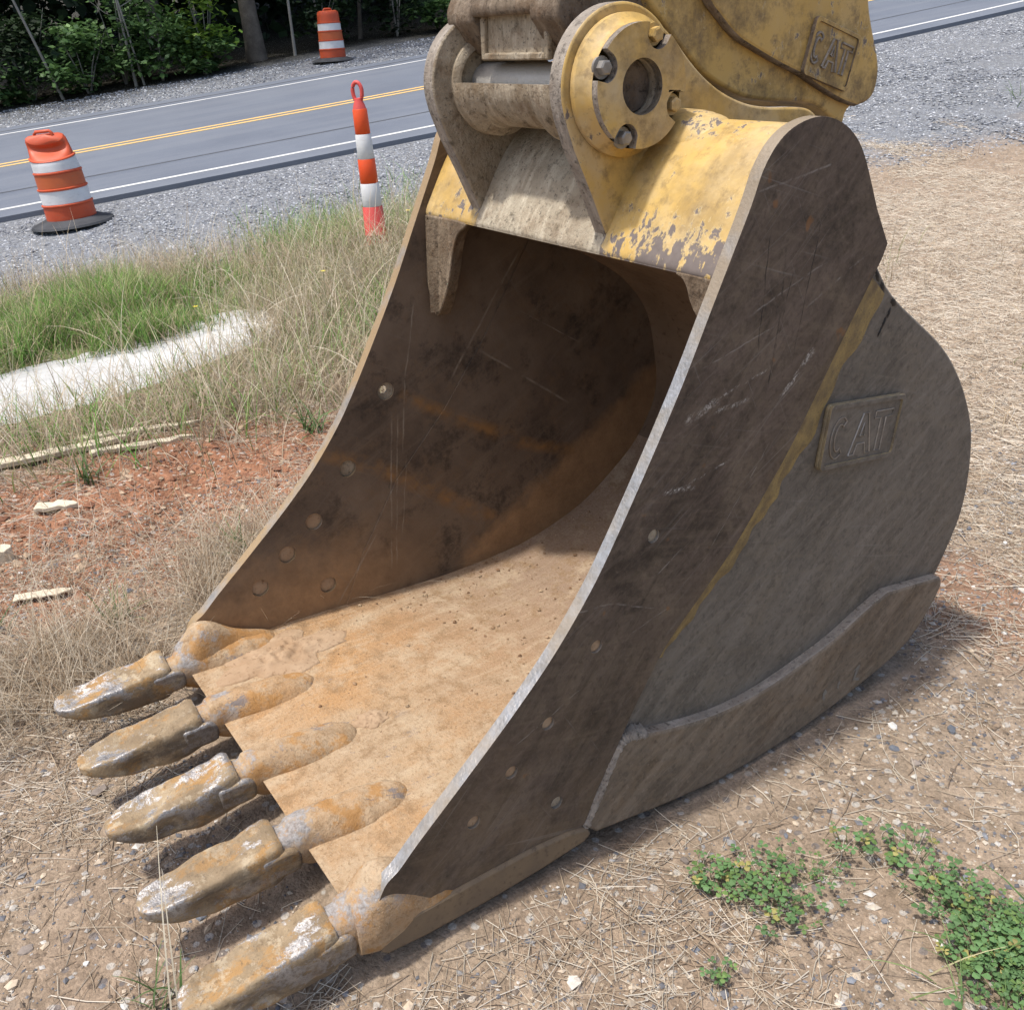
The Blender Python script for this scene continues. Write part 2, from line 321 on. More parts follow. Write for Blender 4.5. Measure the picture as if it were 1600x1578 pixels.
# ------------------------------------------------------------------ mesh helpers
def tag(o, label=None, cat=None, group=None, kind=None):
    for k, v in (('label', label), ('category', cat), ('group', group), ('kind', kind)):
        if v: o[k] = v
    return o
def empty(name, loc=(0, 0, 0), rot=(0, 0, 0)):
    o = bpy.data.objects.new(name, None); COL.objects.link(o); o.location = loc; o.rotation_euler = rot
    o.empty_display_size = 0.1
    return o
def mk(name, verts, faces, mats, parent=None, smooth_angle=35, idx=None, bevel=None, seg=2, tint=None):
    me = bpy.data.meshes.new(name)
    me.from_pydata([tuple(map(float, v)) for v in verts], [], [tuple(f) for f in faces])
    bm = bmesh.new(); bm.from_mesh(me); bmesh.ops.recalc_face_normals(bm, faces=bm.faces); bm.to_mesh(me); bm.free()
    for mt in (mats if isinstance(mats, (list, tuple)) else [mats]): me.materials.append(mt)
    if idx is not None: me.polygons.foreach_set('material_index', idx)
    if smooth_angle:
        me.polygons.foreach_set('use_smooth', [True] * len(me.polygons)); me.set_sharp_from_angle(angle=math.radians(smooth_angle))
    if tint is not None:
        at = me.color_attributes.new('tint', 'FLOAT_COLOR', 'POINT'); at.data.foreach_set('color', np.asarray(tint, np.float32).ravel())
    o = bpy.data.objects.new(name, me); COL.objects.link(o); o.parent = parent
    if bevel:
        b = o.modifiers.new('bevel', 'BEVEL'); b.width = bevel; b.segments = seg; b.limit_method = 'ANGLE'; b.angle_limit = math.radians(40)
        b.harden_normals = False
    return o
def np_mesh(name, V, F, mat, tint=None, parent=None, smooth_=False):
    """fast mesh from numpy arrays; F is (n,3) or (n,4)"""
    me = bpy.data.meshes.new(name); V = np.asarray(V, np.float32); F = np.asarray(F, np.int32); k = F.shape[1]
    me.vertices.add(len(V)); me.vertices.foreach_set('co', V.ravel())
    me.loops.add(F.size); me.loops.foreach_set('vertex_index', F.ravel())
    me.polygons.add(len(F)); me.polygons.foreach_set('loop_start', np.arange(0, F.size, k, dtype=np.int32))
    me.polygons.foreach_set('use_smooth', np.full(len(F), smooth_))
    me.update(calc_edges=True)
    if mat: me.materials.append(mat)
    if tint is not None:
        T = np.ones((len(V), 4), np.float32); T[:, :3] = tint
        at = me.color_attributes.new('tint', 'FLOAT_COLOR', 'POINT'); at.data.foreach_set('color', T.ravel())
    o = bpy.data.objects.new(name, me); COL.objects.link(o); o.parent = parent
    return o
def catmull(pts, n=6, closed=False):
    P = [Vector((p[0], p[1])) for p in pts]; out = []
    N = len(P); rng = range(N if closed else N - 1)
    for i in rng:
        a = P[i - 1] if (closed or i > 0) else P[0]; b = P[i]; c = P[(i + 1) % N]; d = P[(i + 2) % N] if (closed or i + 2 < N) else P[N - 1]
        for k in range(n):
            t = k / n
            q = 0.5 * ((2 * b) + (-a + c) * t + (2 * a - 5 * b + 4 * c - d) * t * t + (-a + 3 * b - 3 * c + d) * t ** 3)
            out.append((q.x, q.y))
    if not closed: out.append((P[-1].x, P[-1].y))
    return out
def circle(c, r, n=24, a0=0.0): return [(c[0] + r * math.cos(a0 + 2 * math.pi * k / n), c[1] + r * math.sin(a0 + 2 * math.pi * k / n)) for k in range(n)]
def plate(name, outline, x0, x1, mats, parent, holes=(), bevel=None, seg=2, edge_idx=0, cap_idx=0, ang=35):
    """solid plate: outline and holes in (y, z), from x0 to x1"""
    loops = [outline] + list(holes); verts = []; faces = []; idx = []
    flat = [p for l in loops for p in l]; n = len(flat)
    verts = [(x0, p[0], p[1]) for p in flat] + [(x1, p[0], p[1]) for p in flat]
    if len(holes) == 1:
        for t in tessellate_polygon([[Vector((p[0], p[1], 0)) for p in l] for l in loops]):
            faces.append(tuple(t)); idx.append(cap_idx); faces.append(tuple(k + n for k in t)); idx.append(cap_idx)
    elif holes:
        bmt = bmesh.new(); bv = [bmt.verts.new((p[0], p[1], 0)) for p in flat]; be = []; o = 0
        for l in loops:
            be += [bmt.edges.new((bv[o + k], bv[o + (k + 1) % len(l)])) for k in range(len(l))]; o += len(l)
        bmt.verts.index_update(); bmesh.ops.triangle_fill(bmt, use_beauty=True, edges=be)
        for fc in bmt.faces:
            t = [v.index for v in fc.verts]; faces.append(tuple(t)); idx.append(cap_idx); faces.append(tuple(k + n for k in t)); idx.append(cap_idx)
        bmt.free()
    else:
        faces.append(tuple(range(n))); idx.append(cap_idx); faces.append(tuple(range(n, 2 * n))); idx.append(cap_idx)
    o = 0
    for l in loops:
        L = len(l)
        for k in range(L):
            faces.append((o + k, o + (k + 1) % L, o + (k + 1) % L + n, o + k + n)); idx.append(edge_idx)
        o += L
    ob = mk(name, verts, faces, mats, parent, ang, idx, bevel, seg)
    if holes and bevel:
        me = ob.data; L0 = len(outline); at = me.attributes.new('bevel_weight_edge', 'FLOAT', 'EDGE'); w = np.zeros(len(me.edges), np.float32)
        for e_ in me.edges:
            a, b = sorted(e_.vertices)
            for off in (0, n):
                a_, b_ = a - off, b - off
                if 0 <= a_ < L0 and 0 <= b_ < L0 and (b_ - a_ == 1 or b_ - a_ == L0 - 1): w[e_.index] = 1.0
        at.data.foreach_set('value', w); ob.modifiers['bevel'].limit_method = 'WEIGHT'
    return ob
def lathe(name, prof, n, mats, parent=None, axis='z', c=(0, 0, 0), idx=None, a0=0.0, a1=2 * math.pi, ang=35, close=False, bevel=None):
    """prof: list of (radius, height); around z or x"""
    full = abs(a1 - a0 - 2 * math.pi) < 1e-6; m_ = n if full else n + 1; V = []; F = []; I = []
    for (r, h) in prof:
        for k in range(m_):
            a = a0 + (a1 - a0) * k / n; p, q = r * math.cos(a), r * math.sin(a)
            V.append((c[0] + p, c[1] + q, c[2] + h) if axis == 'z' else (c[0] + h, c[1] + p, c[2] + q))
    P = len(prof)
    for i in range(P if close else P - 1):
        for k in range(n):
            k2 = (k + 1) % m_; i2 = (i + 1) % P
            F.append((i * m_ + k, i * m_ + k2, i2 * m_ + k2, i2 * m_ + k)); I.append(idx[i] if idx else 0)
    if not full:
        F.append(tuple(i * m_ for i in range(P))); F.append(tuple(i * m_ + n for i in range(P))); I += [0, 0]
    return mk(name, V, F, mats, parent, ang, I, bevel)
def box(name, c, s, mat, parent=None, rot=None, bevel=0.004):
    V = []
    for x in (-.5, .5):
        for y in (-.5, .5):
            for z in (-.5, .5):
                p = Vector((x * s[0], y * s[1], z * s[2]))
                if rot is not None: p = rot @ p
                V.append((c[0] + p.x, c[1] + p.y, c[2] + p.z))
    F = [(0, 1, 3, 2), (4, 6, 7, 5), (0, 4, 5, 1), (2, 3, 7, 6), (0, 2, 6, 4), (1, 5, 7, 3)]
    return mk(name, V, F, mat, parent, 35, None, bevel)
def tube_np(path, rad, k=6):
    """tube along a 3D path with a radius per point -> V, F(quads)"""
    P = np.asarray(path, float); n = len(P); T = np.gradient(P, axis=0); T /= np.linalg.norm(T, axis=1)[:, None] + 1e-9
    up = np.array([0.31, 0.17, 0.93]); A = np.cross(T, up); A /= np.linalg.norm(A, axis=1)[:, None] + 1e-9; B = np.cross(T, A)
    th = np.arange(k) * 2 * np.pi / k
    V = P[:, None, :] + np.asarray(rad)[:, None, None] * (np.cos(th)[None, :, None] * A[:, None, :] + np.sin(th)[None, :, None] * B[:, None, :])
    F = []
    for i in range(n - 1):
        for j in range(k): F.append((i * k + j, i * k + (j + 1) % k, (i + 1) * k + (j + 1) % k, (i + 1) * k + j))
    return V.reshape(-1, 3), np.array(F)
def copy_tree(o, parent=None):
    c = o.copy(); COL.objects.link(c); c.parent = parent
    for ch in o.children: copy_tree(ch, c)
    return c

# ================================================================== TERRAIN
UX, UY = 0.19297, 0.98120
def road_vs(x, y):
    s_ = UX * x + UY * y
    return -UY * x + UX * y - 11.816 - 0.004544 * (s_ - 6) ** 2, s_
def road_z(x, y): return -0.75005 - 0.054446 * x + 0.121165 * y
def road_xy(v, s_):
    w = v + 11.816 + 0.004544 * (s_ - 6) ** 2
    return UX * s_ - UY * w, UY * s_ + UX * w
def chan_c(y): return -5.12 - 0.10 * (y - 0.3)
def chan_w(y): return 0.66 - 0.10 * np.clip(y, -2, 2)
def height(x, y, fine=True):
    x = np.asarray(x, float); y = np.asarray(y, float)
    v, s_ = road_vs(x, y); w = smooth(-9, -2.5, v)
    pad = -0.075 + 0.045 * np.log1p(np.exp(np.clip(2 * (y - 2.5), -30, 30))) / 2
    rz = road_z(x, y)
    z = pad * (1 - w) + (rz - 0.06) * w
    z = z + 0.32 * np.exp(-(((x + 5.5) / 1.3) ** 2 + ((y - 2.6) / 1.6) ** 2))
    z = z - 0.06 * np.exp(-((x - chan_c(y)) / 0.62) ** 4) * smooth(-9, -8, y) * (1 - smooth(1.3, 2.1, y))
    near = 1 - smooth(-2.2, -0.9, v)
    bump = (fbm(x * 0.9, y * 0.9, 3, 3) - 0.5) * 0.07 * near * smooth(0.4, 1.6, np.hypot(x + 0.5, y - 0.4) - 0.4)
    if fine:
        clay = np.exp(-(((x + 2.75) / 0.7) ** 2 + ((y + 0.25) / 1.1) ** 2))
        bump = bump + clay * (fbm(x * 7, y * 7, 9, 4) - 0.45) * 0.13
        bump = bump + (fbm(x * 9, y * 9, 21, 4) - 0.5) * 0.022 * near
    # soil pushed up along the lip side of the bucket
    bump = bump + 0.035 * np.exp(-(((x + 0.5) / 0.75) ** 4 + ((y + 0.3) / 0.33) ** 4))
    return z + bump

def axis_pts(lo, hi, step, far_lo, far_hi):
    a = list(np.arange(lo, hi, step)); g = 0.0; d = step
    p = hi
    while p < far_hi: a.append(p); d *= 1.13; p += d
    a.append(far_hi); d = step; p = lo - step
    b = []
    while p > far_lo: b.append(p); d *= 1.13; p -= d
    b.append(far_lo)
    return np.array(b[::-1] + a)
gx = axis_pts(-4.2, 1.7, 0.022, -150, 60); gy = axis_pts(-2.3, 3.6, 0.022, -120, 150)
GX, GY = np.meshgrid(gx, gy, indexing='ij')
GZ = height(GX, GY)
gv, gs = road_vs(GX, GY)
wob = (fbm(GX * 0.8, GY * 0.8, 40, 4) - 0.5)
wf = (fbm(GX * 4, GY * 4, 44, 4) - 0.5)
gl = -4.3 + 2.2 * wob + 0.5 * wf - 1.0 * smooth(3, 7, gs)
grav = smooth(gl - 0.5, gl + 0.5, gv)
grav = np.maximum(grav, 0.0)
clayz = np.exp(-(((GX + 2.75) / 0.85) ** 2 + ((GY + 0.2) / 1.25) ** 2)); clay = smooth(0.25, 0.65, clayz + 0.9 * wob + 0.3 * wf)
clay = np.maximum(clay, 0.55 * smooth(0.35, 0.9, np.exp(-(((GX - 0.05) / 0.8) ** 2 + ((GY - 1.75) / 0.35) ** 2)) + 0.8 * wob))
straw = smooth(-0.3, 0.5, 1.1 * np.exp(-(((GX + 2.2) / 2.6) ** 2 + ((GY - 5.0) / 2.6) ** 2)) - 0.2 + 0.9 * wob) * (1 - grav)
green = smooth(-8.2, -7.4, gv + 1.5 * wob) * (1 - smooth(-4.4, -3.6, gv + wob)) * (1 - smooth(2.6, 4, gs))
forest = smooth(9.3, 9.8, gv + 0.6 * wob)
tan_ = np.array([0.325, 0.258, 0.190]); tan2 = np.array([0.235, 0.172, 0.122])
grey = np.array([0.195, 0.205, 0.22]); red = np.array([0.29, 0.135, 0.075]); strc = np.array([0.33, 0.265, 0.20])
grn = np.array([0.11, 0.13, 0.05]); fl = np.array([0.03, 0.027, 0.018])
f = fbm(GX * 2.2, GY * 2.2, 60, 4)[..., None]
T = tan_ * f + tan2 * (1 - f)
def over(T, m_, c): return T * (1 - m_[..., None]) + c * m_[..., None]
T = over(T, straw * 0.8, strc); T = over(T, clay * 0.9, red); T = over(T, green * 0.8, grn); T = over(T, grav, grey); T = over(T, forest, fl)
nx, ny = GX.shape
ii = np.arange(nx * ny).reshape(nx, ny)
F = np.stack([ii[:-1, :-1], ii[1:, :-1], ii[1:, 1:], ii[:-1, 1:]], -1).reshape(-1, 4)
def mat_ground():
    n = NT('soil_and_gravel'); c = n.attr('tint')[0]; v = n.obj()
    v1 = n.vor(v, 95, out=1); d1 = n.vor(v, 95); v2 = n.vor(v, 38, out=1); d2 = n.vor(v, 38)
    g1 = n.sep(v1)[0]; g2 = n.sep(v2)[0]
    a = n.noise(v, 14, 6, 0.68); fz = n.noise(v, 160, 3, 0.6)
    c = n.mul(c, n.mix(n.mr(a, 0.3, 0.72), (0.68, 0.66, 0.63), (1.22, 1.22, 1.22)))
    c = n.mul(c, n.mix(g1, (0.82,) * 3, (1.16,) * 3))
    pale = n.m('MULTIPLY', n.mr(g2, 0.80, 0.83), n.mr(d2, 0.42, 0.34))
    c = n.mix(n.m('MULTIPLY', pale, 0.6), c, (0.46, 0.44, 0.40))
    dk = n.m('MULTIPLY', n.mr(g2, 0.14, 0.11), n.mr(d2, 0.42, 0.34))
    c = n.mix(n.m('MULTIPLY', dk, 0.6), c, (0.11, 0.11, 0.12))
    c = n.mul(c, n.mix(n.mr(fz, 0.3, 0.7), (0.8,) * 3, (1.15,) * 3))
    n.bump(n.m('ADD', n.m('MULTIPLY', d1, -0.3), n.m('ADD', n.m('MULTIPLY', a, 0.8), n.m('MULTIPLY', fz, 0.6))), 0.7, 0.012)
    return n.fin(c, 0.93, 0.0, 0.12)
M_GROUND = mat_ground()
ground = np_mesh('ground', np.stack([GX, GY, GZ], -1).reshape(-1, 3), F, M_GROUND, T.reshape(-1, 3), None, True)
tag(ground, 'pale dry soil with straw, gravel and red clay patches', 'ground', kind='structure')

# ------------------------------------------------------------------ road
def strip(name, v0, v1, s0, s1, dz, mat, n=160, parent=None, skirt=0.0, nv=2, solid=0.0):
    s_ = np.linspace(s0, s1, n); vs = np.linspace(v0, v1, nv); P = []
    for v in vs:
        x, y = road_xy(v, s_); P.append(np.stack([x, y, road_z(x, y) + dz], 1))
    if skirt:
        lo = P[0].copy(); lo[:, 2] -= skirt; hi = P[-1].copy(); hi[:, 2] -= skirt; P = [lo] + P + [hi]
    V = np.concatenate(P); k = len(P); F = []
    for j in range(k - 1):
        i = np.arange(n - 1); F.append(np.stack([j * n + i, j * n + i + 1, (j + 1) * n + i + 1, (j + 1) * n + i], 1))
    return np_mesh(name, V, np.concatenate(F), mat, None, parent)
def mat_asphalt():
    n = NT('asphalt'); v = n.obj()
    a = n.noise(v, 0.9, 5, 0.6); b = n.noise(v, 120, 3, 0.6); w = n.mp(v, rot=(0, 0, math.radians(-78.9)))
    st = n.noise(n.mp(w, sc=(0.06, 1.7, 1)), 1.6, 4, 0.6)
    col = n.mix(n.mr(a, 0.3, 0.7), (0.105, 0.120, 0.150), (0.130, 0.147, 0.178))
    col = n.mix(n.mr(st, 0.42, 0.66, 0, 0.5), col, (0.160, 0.174, 0.198))
    col = n.mix(n.mr(b, 0.5, 0.8, 0, 0.5), col, (0.22, 0.23, 0.25))
    n.bump(b, 0.4, 0.006)
    return n.fin(col, 0.85, 0.0, 0.3)
road = strip('road', -0.42, 6.95, -90, 110, 0.0, mat_asphalt(), 240, None, 0.12, 9)
tag(road, 'two lane grey asphalt road climbing to the right', 'road', kind='structure')
M_WHITE = mat_simple('white_road_paint', (0.64, 0.64, 0.62), (0.50, 0.50, 0.49), 3, 0.7, c3=(0.5, 0.5, 0.5))
M_YELP = mat_simple('yellow_road_paint', (0.72, 0.47, 0.16), (0.62, 0.40, 0.14), 3, 0.7, c3=(0.4, 0.3, 0.15))
M_TAR = mat_simple('tar_seam', (0.05, 0.052, 0.058), (0.085, 0.088, 0.095), 3, 0.6)
strip('edge_line', -0.042, 0.042, -90, 110, 0.004, M_WHITE, 240, road)
strip('edge_line', 6.12, 6.20, -90, 110, 0.004, M_WHITE, 240, road)
strip('centre_line', 2.96, 3.05, -90, 110, 0.004, M_YELP, 240, road)
strip('centre_line', 3.17, 3.26, -90, 110, 0.004, M_YELP, 240, road)
strip('tar_seam', 1.02, 1.06, -90, 110, 0.003, M_TAR, 240, road)
strip('tar_seam', 6.50, 6.55, -90, 110, 0.003, M_TAR, 240, road)

# ------------------------------------------------------------------ concrete drainage channel
def build_channel():
    ys = np.linspace(-7.5, 1.30, 90); us = np.linspace(-1, 1, 25); V = []
    for y in ys:
        c = chan_c(y); w = chan_w(y) * (1.0 if y < 1.05 else max(0.30, math.sqrt(max(0, 1 - ((y - 1.05) / .27) ** 2)))) + 0.16 * (fbm(np.array([y * 2.1]), np.array([3.3]), 8, 3)[0] - .5)
        for u in us:
            x = c + u * w; V.append((x, y, float(height(x, y, False)) + 0.028 * (1 - u ** 4) - 0.004 + 0.03 * (fbm(np.array([x * 5]), np.array([y * 5]), 66, 3)[0] - .62) * abs(u) ** 2 - (0.05 if abs(u) > 0.99 else 0)))
    n = len(us); F = [(i * n + j, i * n + j + 1, (i + 1) * n + j + 1, (i + 1) * n + j) for i in range(len(ys) - 1) for j in range(n - 1)]
    o = mk('drainage_channel', V, F, mat_simple('pale_concrete', (0.50, 0.50, 0.485), (0.36, 0.355, 0.335), 2.2, 0.85, bump=0.4, c3=(0.25, 0.235, 0.205)), None, 60)
    tag(o, 'white concrete drainage strip lying in the roadside grass', 'drain', kind='structure')
build_channel()

# ================================================================== EXCAVATOR BUCKET
WI = 1.18                       # clear distance: outer face of near plate (x=0) to inner face of far plate
M_PLATE = mat_plate('worn_dark_steel', (0.078, 0.057, 0.044), (0.118, 0.089, 0.065), (0.180, 0.138, 0.094), 0.45)
M_SHELL = mat_plate('grey_worn_steel', (0.112, 0.097, 0.080), (0.150, 0.132, 0.110), (0.185, 0.152, 0.112), 0.32, False, 0.52)
M_WEAR = mat_plate('wear_plate_steel', (0.150, 0.116, 0.084), (0.172, 0.138, 0.102), (0.20, 0.140, 0.086), 0.12, False, 0.75)
M_EDGE = mat_edge('polished_edge_steel', (0.24, 0.185, 0.12), 0.40)
M_EDGEF = mat_edge('dusty_edge_steel', (0.29, 0.19, 0.085), 0.95)
M_YEL = mat_yellow('chipped_yellow_paint', 0.615, 0.45, 0.40, (1.22, 1.36))
M_YEAR = mat_yellow('yellow_ear_paint', 0.68, 0.55, 0.6)
M_YCOUP = mat_yellow('scuffed_yellow_casting', 0.63, 0.2, 0.9)
M_DUST = mat_dust('dust_coated_steel')
M_SPILL = mat_dust('dusty_spill_plate', (0.40, 0.35, 0.265), (0.29, 0.235, 0.165), 0.35)
M_EARE = mat_dust('dusty_ear_edge', (0.30, 0.26, 0.215), (0.17, 0.145, 0.12), 0.3)
M_JAW = mat_dust('grimy_jaw_casting', (0.20, 0.155, 0.11), (0.105, 0.075, 0.052), 0.5)
M_TOOTH = mat_tooth('clay_stained_tooth', 0.535)
M_ADAPT = mat_floor(True)
M_FLOOR = mat_floor(); M_INNER = mat_inner()
M_SOIL = mat_simple('packed_clay_soil', (0.30, 0.20, 0.12), (0.40, 0.29, 0.19), 9, 0.95, bump=0.6, spec=0.1, c3=(0.16, 0.095, 0.055))
M_PIN = mat_edge('bare_pin_steel', (0.40, 0.37, 0.32), 0.35)
M_DARK = mat_simple('dark_bore_shade', (0.030, 0.025, 0.022), (0.055, 0.045, 0.036), 12, 0.6)
M_BOLT = mat_simple('grey_bolt_steel', (0.30, 0.28, 0.25), (0.20, 0.18, 0.155), 30, 0.5, 0.5)
M_YSTRIP = mat_yellow('flaking_yellow_weld', 0.655, 0.5, 0.55)

bucket = empty('excavator_bucket', (0, 0, 0))
tag(bucket, 'large worn steel digging bucket with five clay stained teeth, open side toward the camera', 'bucket')

front = catmull([(-.548, .012), (-.535, .09), (-.502, .166), (-.464, .193), (-.414, .238), (-.305, .328), (-.174, .440), (-.070, .540), (.020, .648), (.085, .745), (.172, .889), (.252, 1.030), (.318, 1.160), (.356, 1.235), (.412, 1.346), (.440, 1.411), (.478, 1.457), (.527, 1.483), (.592, 1.492), (.655, 1.476), (.706, 1.443), (.744, 1.395), (.799, 1.294)], 4) + [(.850, 1.215), (.838, 1.186)]
diag = [(.838, 1.186), (.72, 1.005), (.599, .817), (.515, .71), (.435, .613), (.33, .515), (.231, .425), (.15, .31), (.094, .215), (.04, .125), (-.002, .04)]
side_out = front + catmull(diag, 3)[1:] + [(-.03, .028), (-.15, .045), (-.3, .052), (-.45, .040)]
HOLES = [(.186, .717), (.034, .508), (-.095, .371), (-.192, .292), (-.290, .213), (-.079, .146)]
sp = plate('side_plate', side_out, -0.030, 0.0, [M_PLATE, M_EDGE], bucket, [circle(h, .0155, 18) for h in HOLES], 0.009, 3, 1)
tag(sp, 'dark scratched near side plate with polished front edge')
# the diagonal back edge of the plate keeps the plate colour
for p in sp.data.polygons:
    c = p.center
    if p.material_index == 1 and (c.y - .094) * .97 > (c.z - .215) * .74 - .0 and c.z > .03 and c.y > -.02 and c.z < 1.2 and abs(c.x + .015) < .01: p.material_index = 0
    if p.material_index == 1 and c.z < .06: p.material_index = 0
    if p.material_index == 1 and any(math.hypot(c.y - h[0], c.z - h[1]) < .014 for h in HOLES): p.material_index = 0
for k, h in enumerate(HOLES):
    lathe('hole_plug', [(0.0, -.0060), (.008, -.0045), (.0152, -.0070), (.0152, -.028), (0.0, -.028)], 18, M_SPILL if k in (0, 5) else M_SOIL, sp, 'x', (0, h[0], h[1]))
fp = plate('side_plate', side_out, -WI - 0.034, -WI, [M_INNER, M_EDGEF], bucket, [circle(h, .027, 22) for h in HOLES], 0.008, 3, 1)
tag(fp, 'rust stained far side plate, inner face in view')
for k, h in enumerate(HOLES):
    if k == 0:
        # plug has broken away on one side and lets daylight through
        plate('hole_plug', circle(h, .0265, 22), -WI - .014, -WI - .007, [M_DUST], fp, [circle((h[0] - .004, h[1] + .004), .0125, 16)], None)
    else:
        lathe('hole_plug', [(0.0, -.007), (.016, -.0062), (.0265, -.0085), (.0265, -.030), (0.0, -.030)], 22, M_SOIL if k > 1 else M_DUST, fp, 'x', (-WI, h[0], h[1]))

rear = [(.838, 1.186), (.868, 1.150), (.905, 1.106), (.962, 1.058), (1.042, 1.002), (1.138, .934), (1.215, .866), (1.292, .774), (1.354, .67), (1.384, .58), (1.398, .471), (1.391, .377), (1.361, .296), (1.315, .207), (1.268, .126), (1.195, .052), (1.100, .009), (.964, -.021), (.85, -.042), (.675, -.062), (.48, -.066), (.296, -.048), (.09, -.012), (.02, .0)]
rear_s = catmull(rear, 4)
shell_out = rear_s + [(-.04, .03), (.05, .215), (.19, .425), (.38, .613), (.545, .817), (.67, 1.005), (.78, 1.17)]
plate('shell_side', shell_out, -0.070, -0.024, [M_SHELL], bucket, (), 0.006, 2)
plate('shell_side', shell_out, -WI - 0.022, -WI + 0.004, [M_INNER], bucket, (), None)
# weld along the back of the side plate with flaking yellow paint
M_OCHRE = mat_simple('faded_ochre_weld', (0.32, 0.23, 0.09), (0.15, 0.108, 0.06), 22, 0.75, 0.0, 0.7, 0.3, (0.075, 0.056, 0.042))
def weld(x_top, x_lo, path, w0, w1, mat, name, parent, j0=0.0):
    V = []; F = []; n = len(path); rr = random.Random(5)
    for i, p in enumerate(path):
        a = path[max(0, i - 1)]; b = path[min(n - 1, i + 1)]; d = Vector((b[0] - a[0], b[1] - a[1])).normalized(); nn = Vector((-d.y, d.x))
        if nn.x < 0: nn = -nn
        t = i / (n - 1); w = (w0 * (1 - t) + w1 * t) * (1 + .10 * math.sin(i * .37) + .06 * math.sin(i * .9 + 1))
        for u, x in ((-.006, x_lo), (-.006, x_top), (.25 * w, x_top - .004), (.65 * w, x_lo + .006), (w, x_lo - .002)):
            V.append((x, p[0] + nn.x * u, p[1] + nn.y * u))
    for i in range(n - 1):
        for j in range(4): F.append((i * 5 + j, i * 5 + j + 1, (i + 1) * 5 + j + 1, (i + 1) * 5 + j))
    return mk(name, V, F, mat, parent, 60)
dense = catmull(diag, 14)
weld(-.003, -.023, dense[4:88], .100, .046, M_OCHRE, 'weld_bead', bucket)
weld(-.006, -.023, dense[72:], .018, .016, M_WEAR, 'weld_bead', bucket)
# tar smears at the crack behind the plate corner
M_TARB = mat_simple('black_tar_smear', (0.008, 0.008, 0.009), (0.016, 0.015, 0.015), 40, 0.4)
for k, (yy, zz, rs, an) in enumerate(((.862, 1.138, .015, .9), (.886, 1.108, .017, 1.0), (.934, 1.066, .016, .8), (.922, 1.044, .012, 2.0), (.908, 1.024, .014, 2.1), (.896, 1.004, .010, 2.0))):
    n_ = 15; V = [(-.0205, yy, zz)]
    for i in range(n_):
        a = 2 * math.pi * i / n_; w_ = rs * (1 + .45 * math.sin(3 * a + k) * math.cos(5 * a + 2 * k)); u_, v_ = w_ * math.cos(a), w_ * .38 * math.sin(a)
        V.append((-.0232, yy + u_ * math.cos(-an) - v_ * math.sin(-an), zz + u_ * math.sin(-an) + v_ * math.cos(-an)))
    mk('tar_smear', V, [(0, 1 + i, 1 + (i + 1) % n_) for i in range(n_)], M_TARB, bucket, 80)
# lower wear plate on the near side
wtop = catmull([(.0, .03), (.045, .115), (.100, .212), (.135, .222), (.18, .208), (.281, .180), (.409, .154), (.544, .148), (.684, .163), (.83, .19), (.954, .231), (1.044, .257)], 4) + [(1.294, .214), (1.298, .205)]
wbot = [p for p in rear_s if p[1] < .19 and p[0] > .02][::1]
wp = plate('wear_plate', wtop + wbot, -0.030, 0.006, [M_WEAR, M_EARE], bucket, (), 0.008, 3, 1)
tag(wp, 'thick curved wear plate along the lower near side')
V = []; F = []
wl = catmull([(.0, .028), (.045, .113), (.098, .208), (.135, .219), (.18, .206)], 16); rr_w = random.Random(8)
for i, q in enumerate(wl):
    t_ = Vector((wl[min(i + 1, len(wl) - 1)][0] - wl[max(i - 1, 0)][0], wl[min(i + 1, len(wl) - 1)][1] - wl[max(i - 1, 0)][1])).normalized()
    w_ = .010 * rr_w.uniform(.6, 1.4)
    for u_, x_ in ((-1.4, -.022), (-.7, .001 + rr_w.uniform(-.002, .004)), (.2, .009 + rr_w.uniform(-.002, .003)), (1.1, .004)): V.append((x_, q[0] + t_.y * u_ * w_, q[1] - t_.x * u_ * w_))
for i in range(len(wl) - 1):
    for j in range(3): F.append((i * 4 + j, i * 4 + j + 1, i * 4 + j + 5, i * 4 + j + 4))
mk('weld_bead', V, F, M_EARE, wp, 70)
M_CHALK = mat_simple('chalky_paint_mark', (0.22, 0.20, 0.165), (0.16, 0.14, 0.115), 60, 0.9)
for (yy, zz, rs) in ((.817, .022, .020), (.874, .030, .014)):
    mk('paint_mark', [(.0075, yy + rs * math.cos(a) * .45 * (1.25 if k % 2 else .8), zz + rs * math.sin(a) * (.8 if k % 3 else 1.1)) for k, a in enumerate(np.linspace(0, 5.2, 11))] + [(.0075, yy, zz)], [(i, i + 1, 11) for i in range(10)], M_CHALK, wp, None)
mk('paint_mark', [(.0075, .925, .045), (.0075, .955, .062), (.0075, .962, .055), (.0075, .945, .022), (.0075, .967, .012), (.0075, .963, .004), (.0075, .934, .018), (.0075, .945, .05)], [(0, 1, 2, 7), (7, 2, 3, 6), (6, 3, 4, 5)], M_CHALK, wp, None)
# wear plate and shell edge of the far side (outline only)
plate('wear_plate', wtop + wbot, -WI - .052, -WI - .022, [M_WEAR], bucket, (), 0.006, 2)
# bottom skid strip along the near side plate
def skid(x0, x1, nm):
    prof = [(-.530, .01), (-.52, .056), (-.46, .064), (-.30, .062), (-.15, .058), (-.05, .046), (.0, .030), (.012, .008), (-.01, -.006), (-.142, -.015), (-.28, -.017), (-.429, -.012), (-.515, -.002)]
    return plate(nm, prof, x0, x1, [M_WEAR2], bucket, (), 0.007, 2)
M_WEAR2 = mat_simple('clay_rubbed_steel', (0.135, 0.098, 0.066), (0.195, 0.138, 0.082), 9, 0.72, 0.0, 0.5, c3=(0.085, 0.058, 0.038))
skid(-.05, .009, 'bottom_runner'); skid(-WI - .045, -WI + .012, 'bottom_runner')
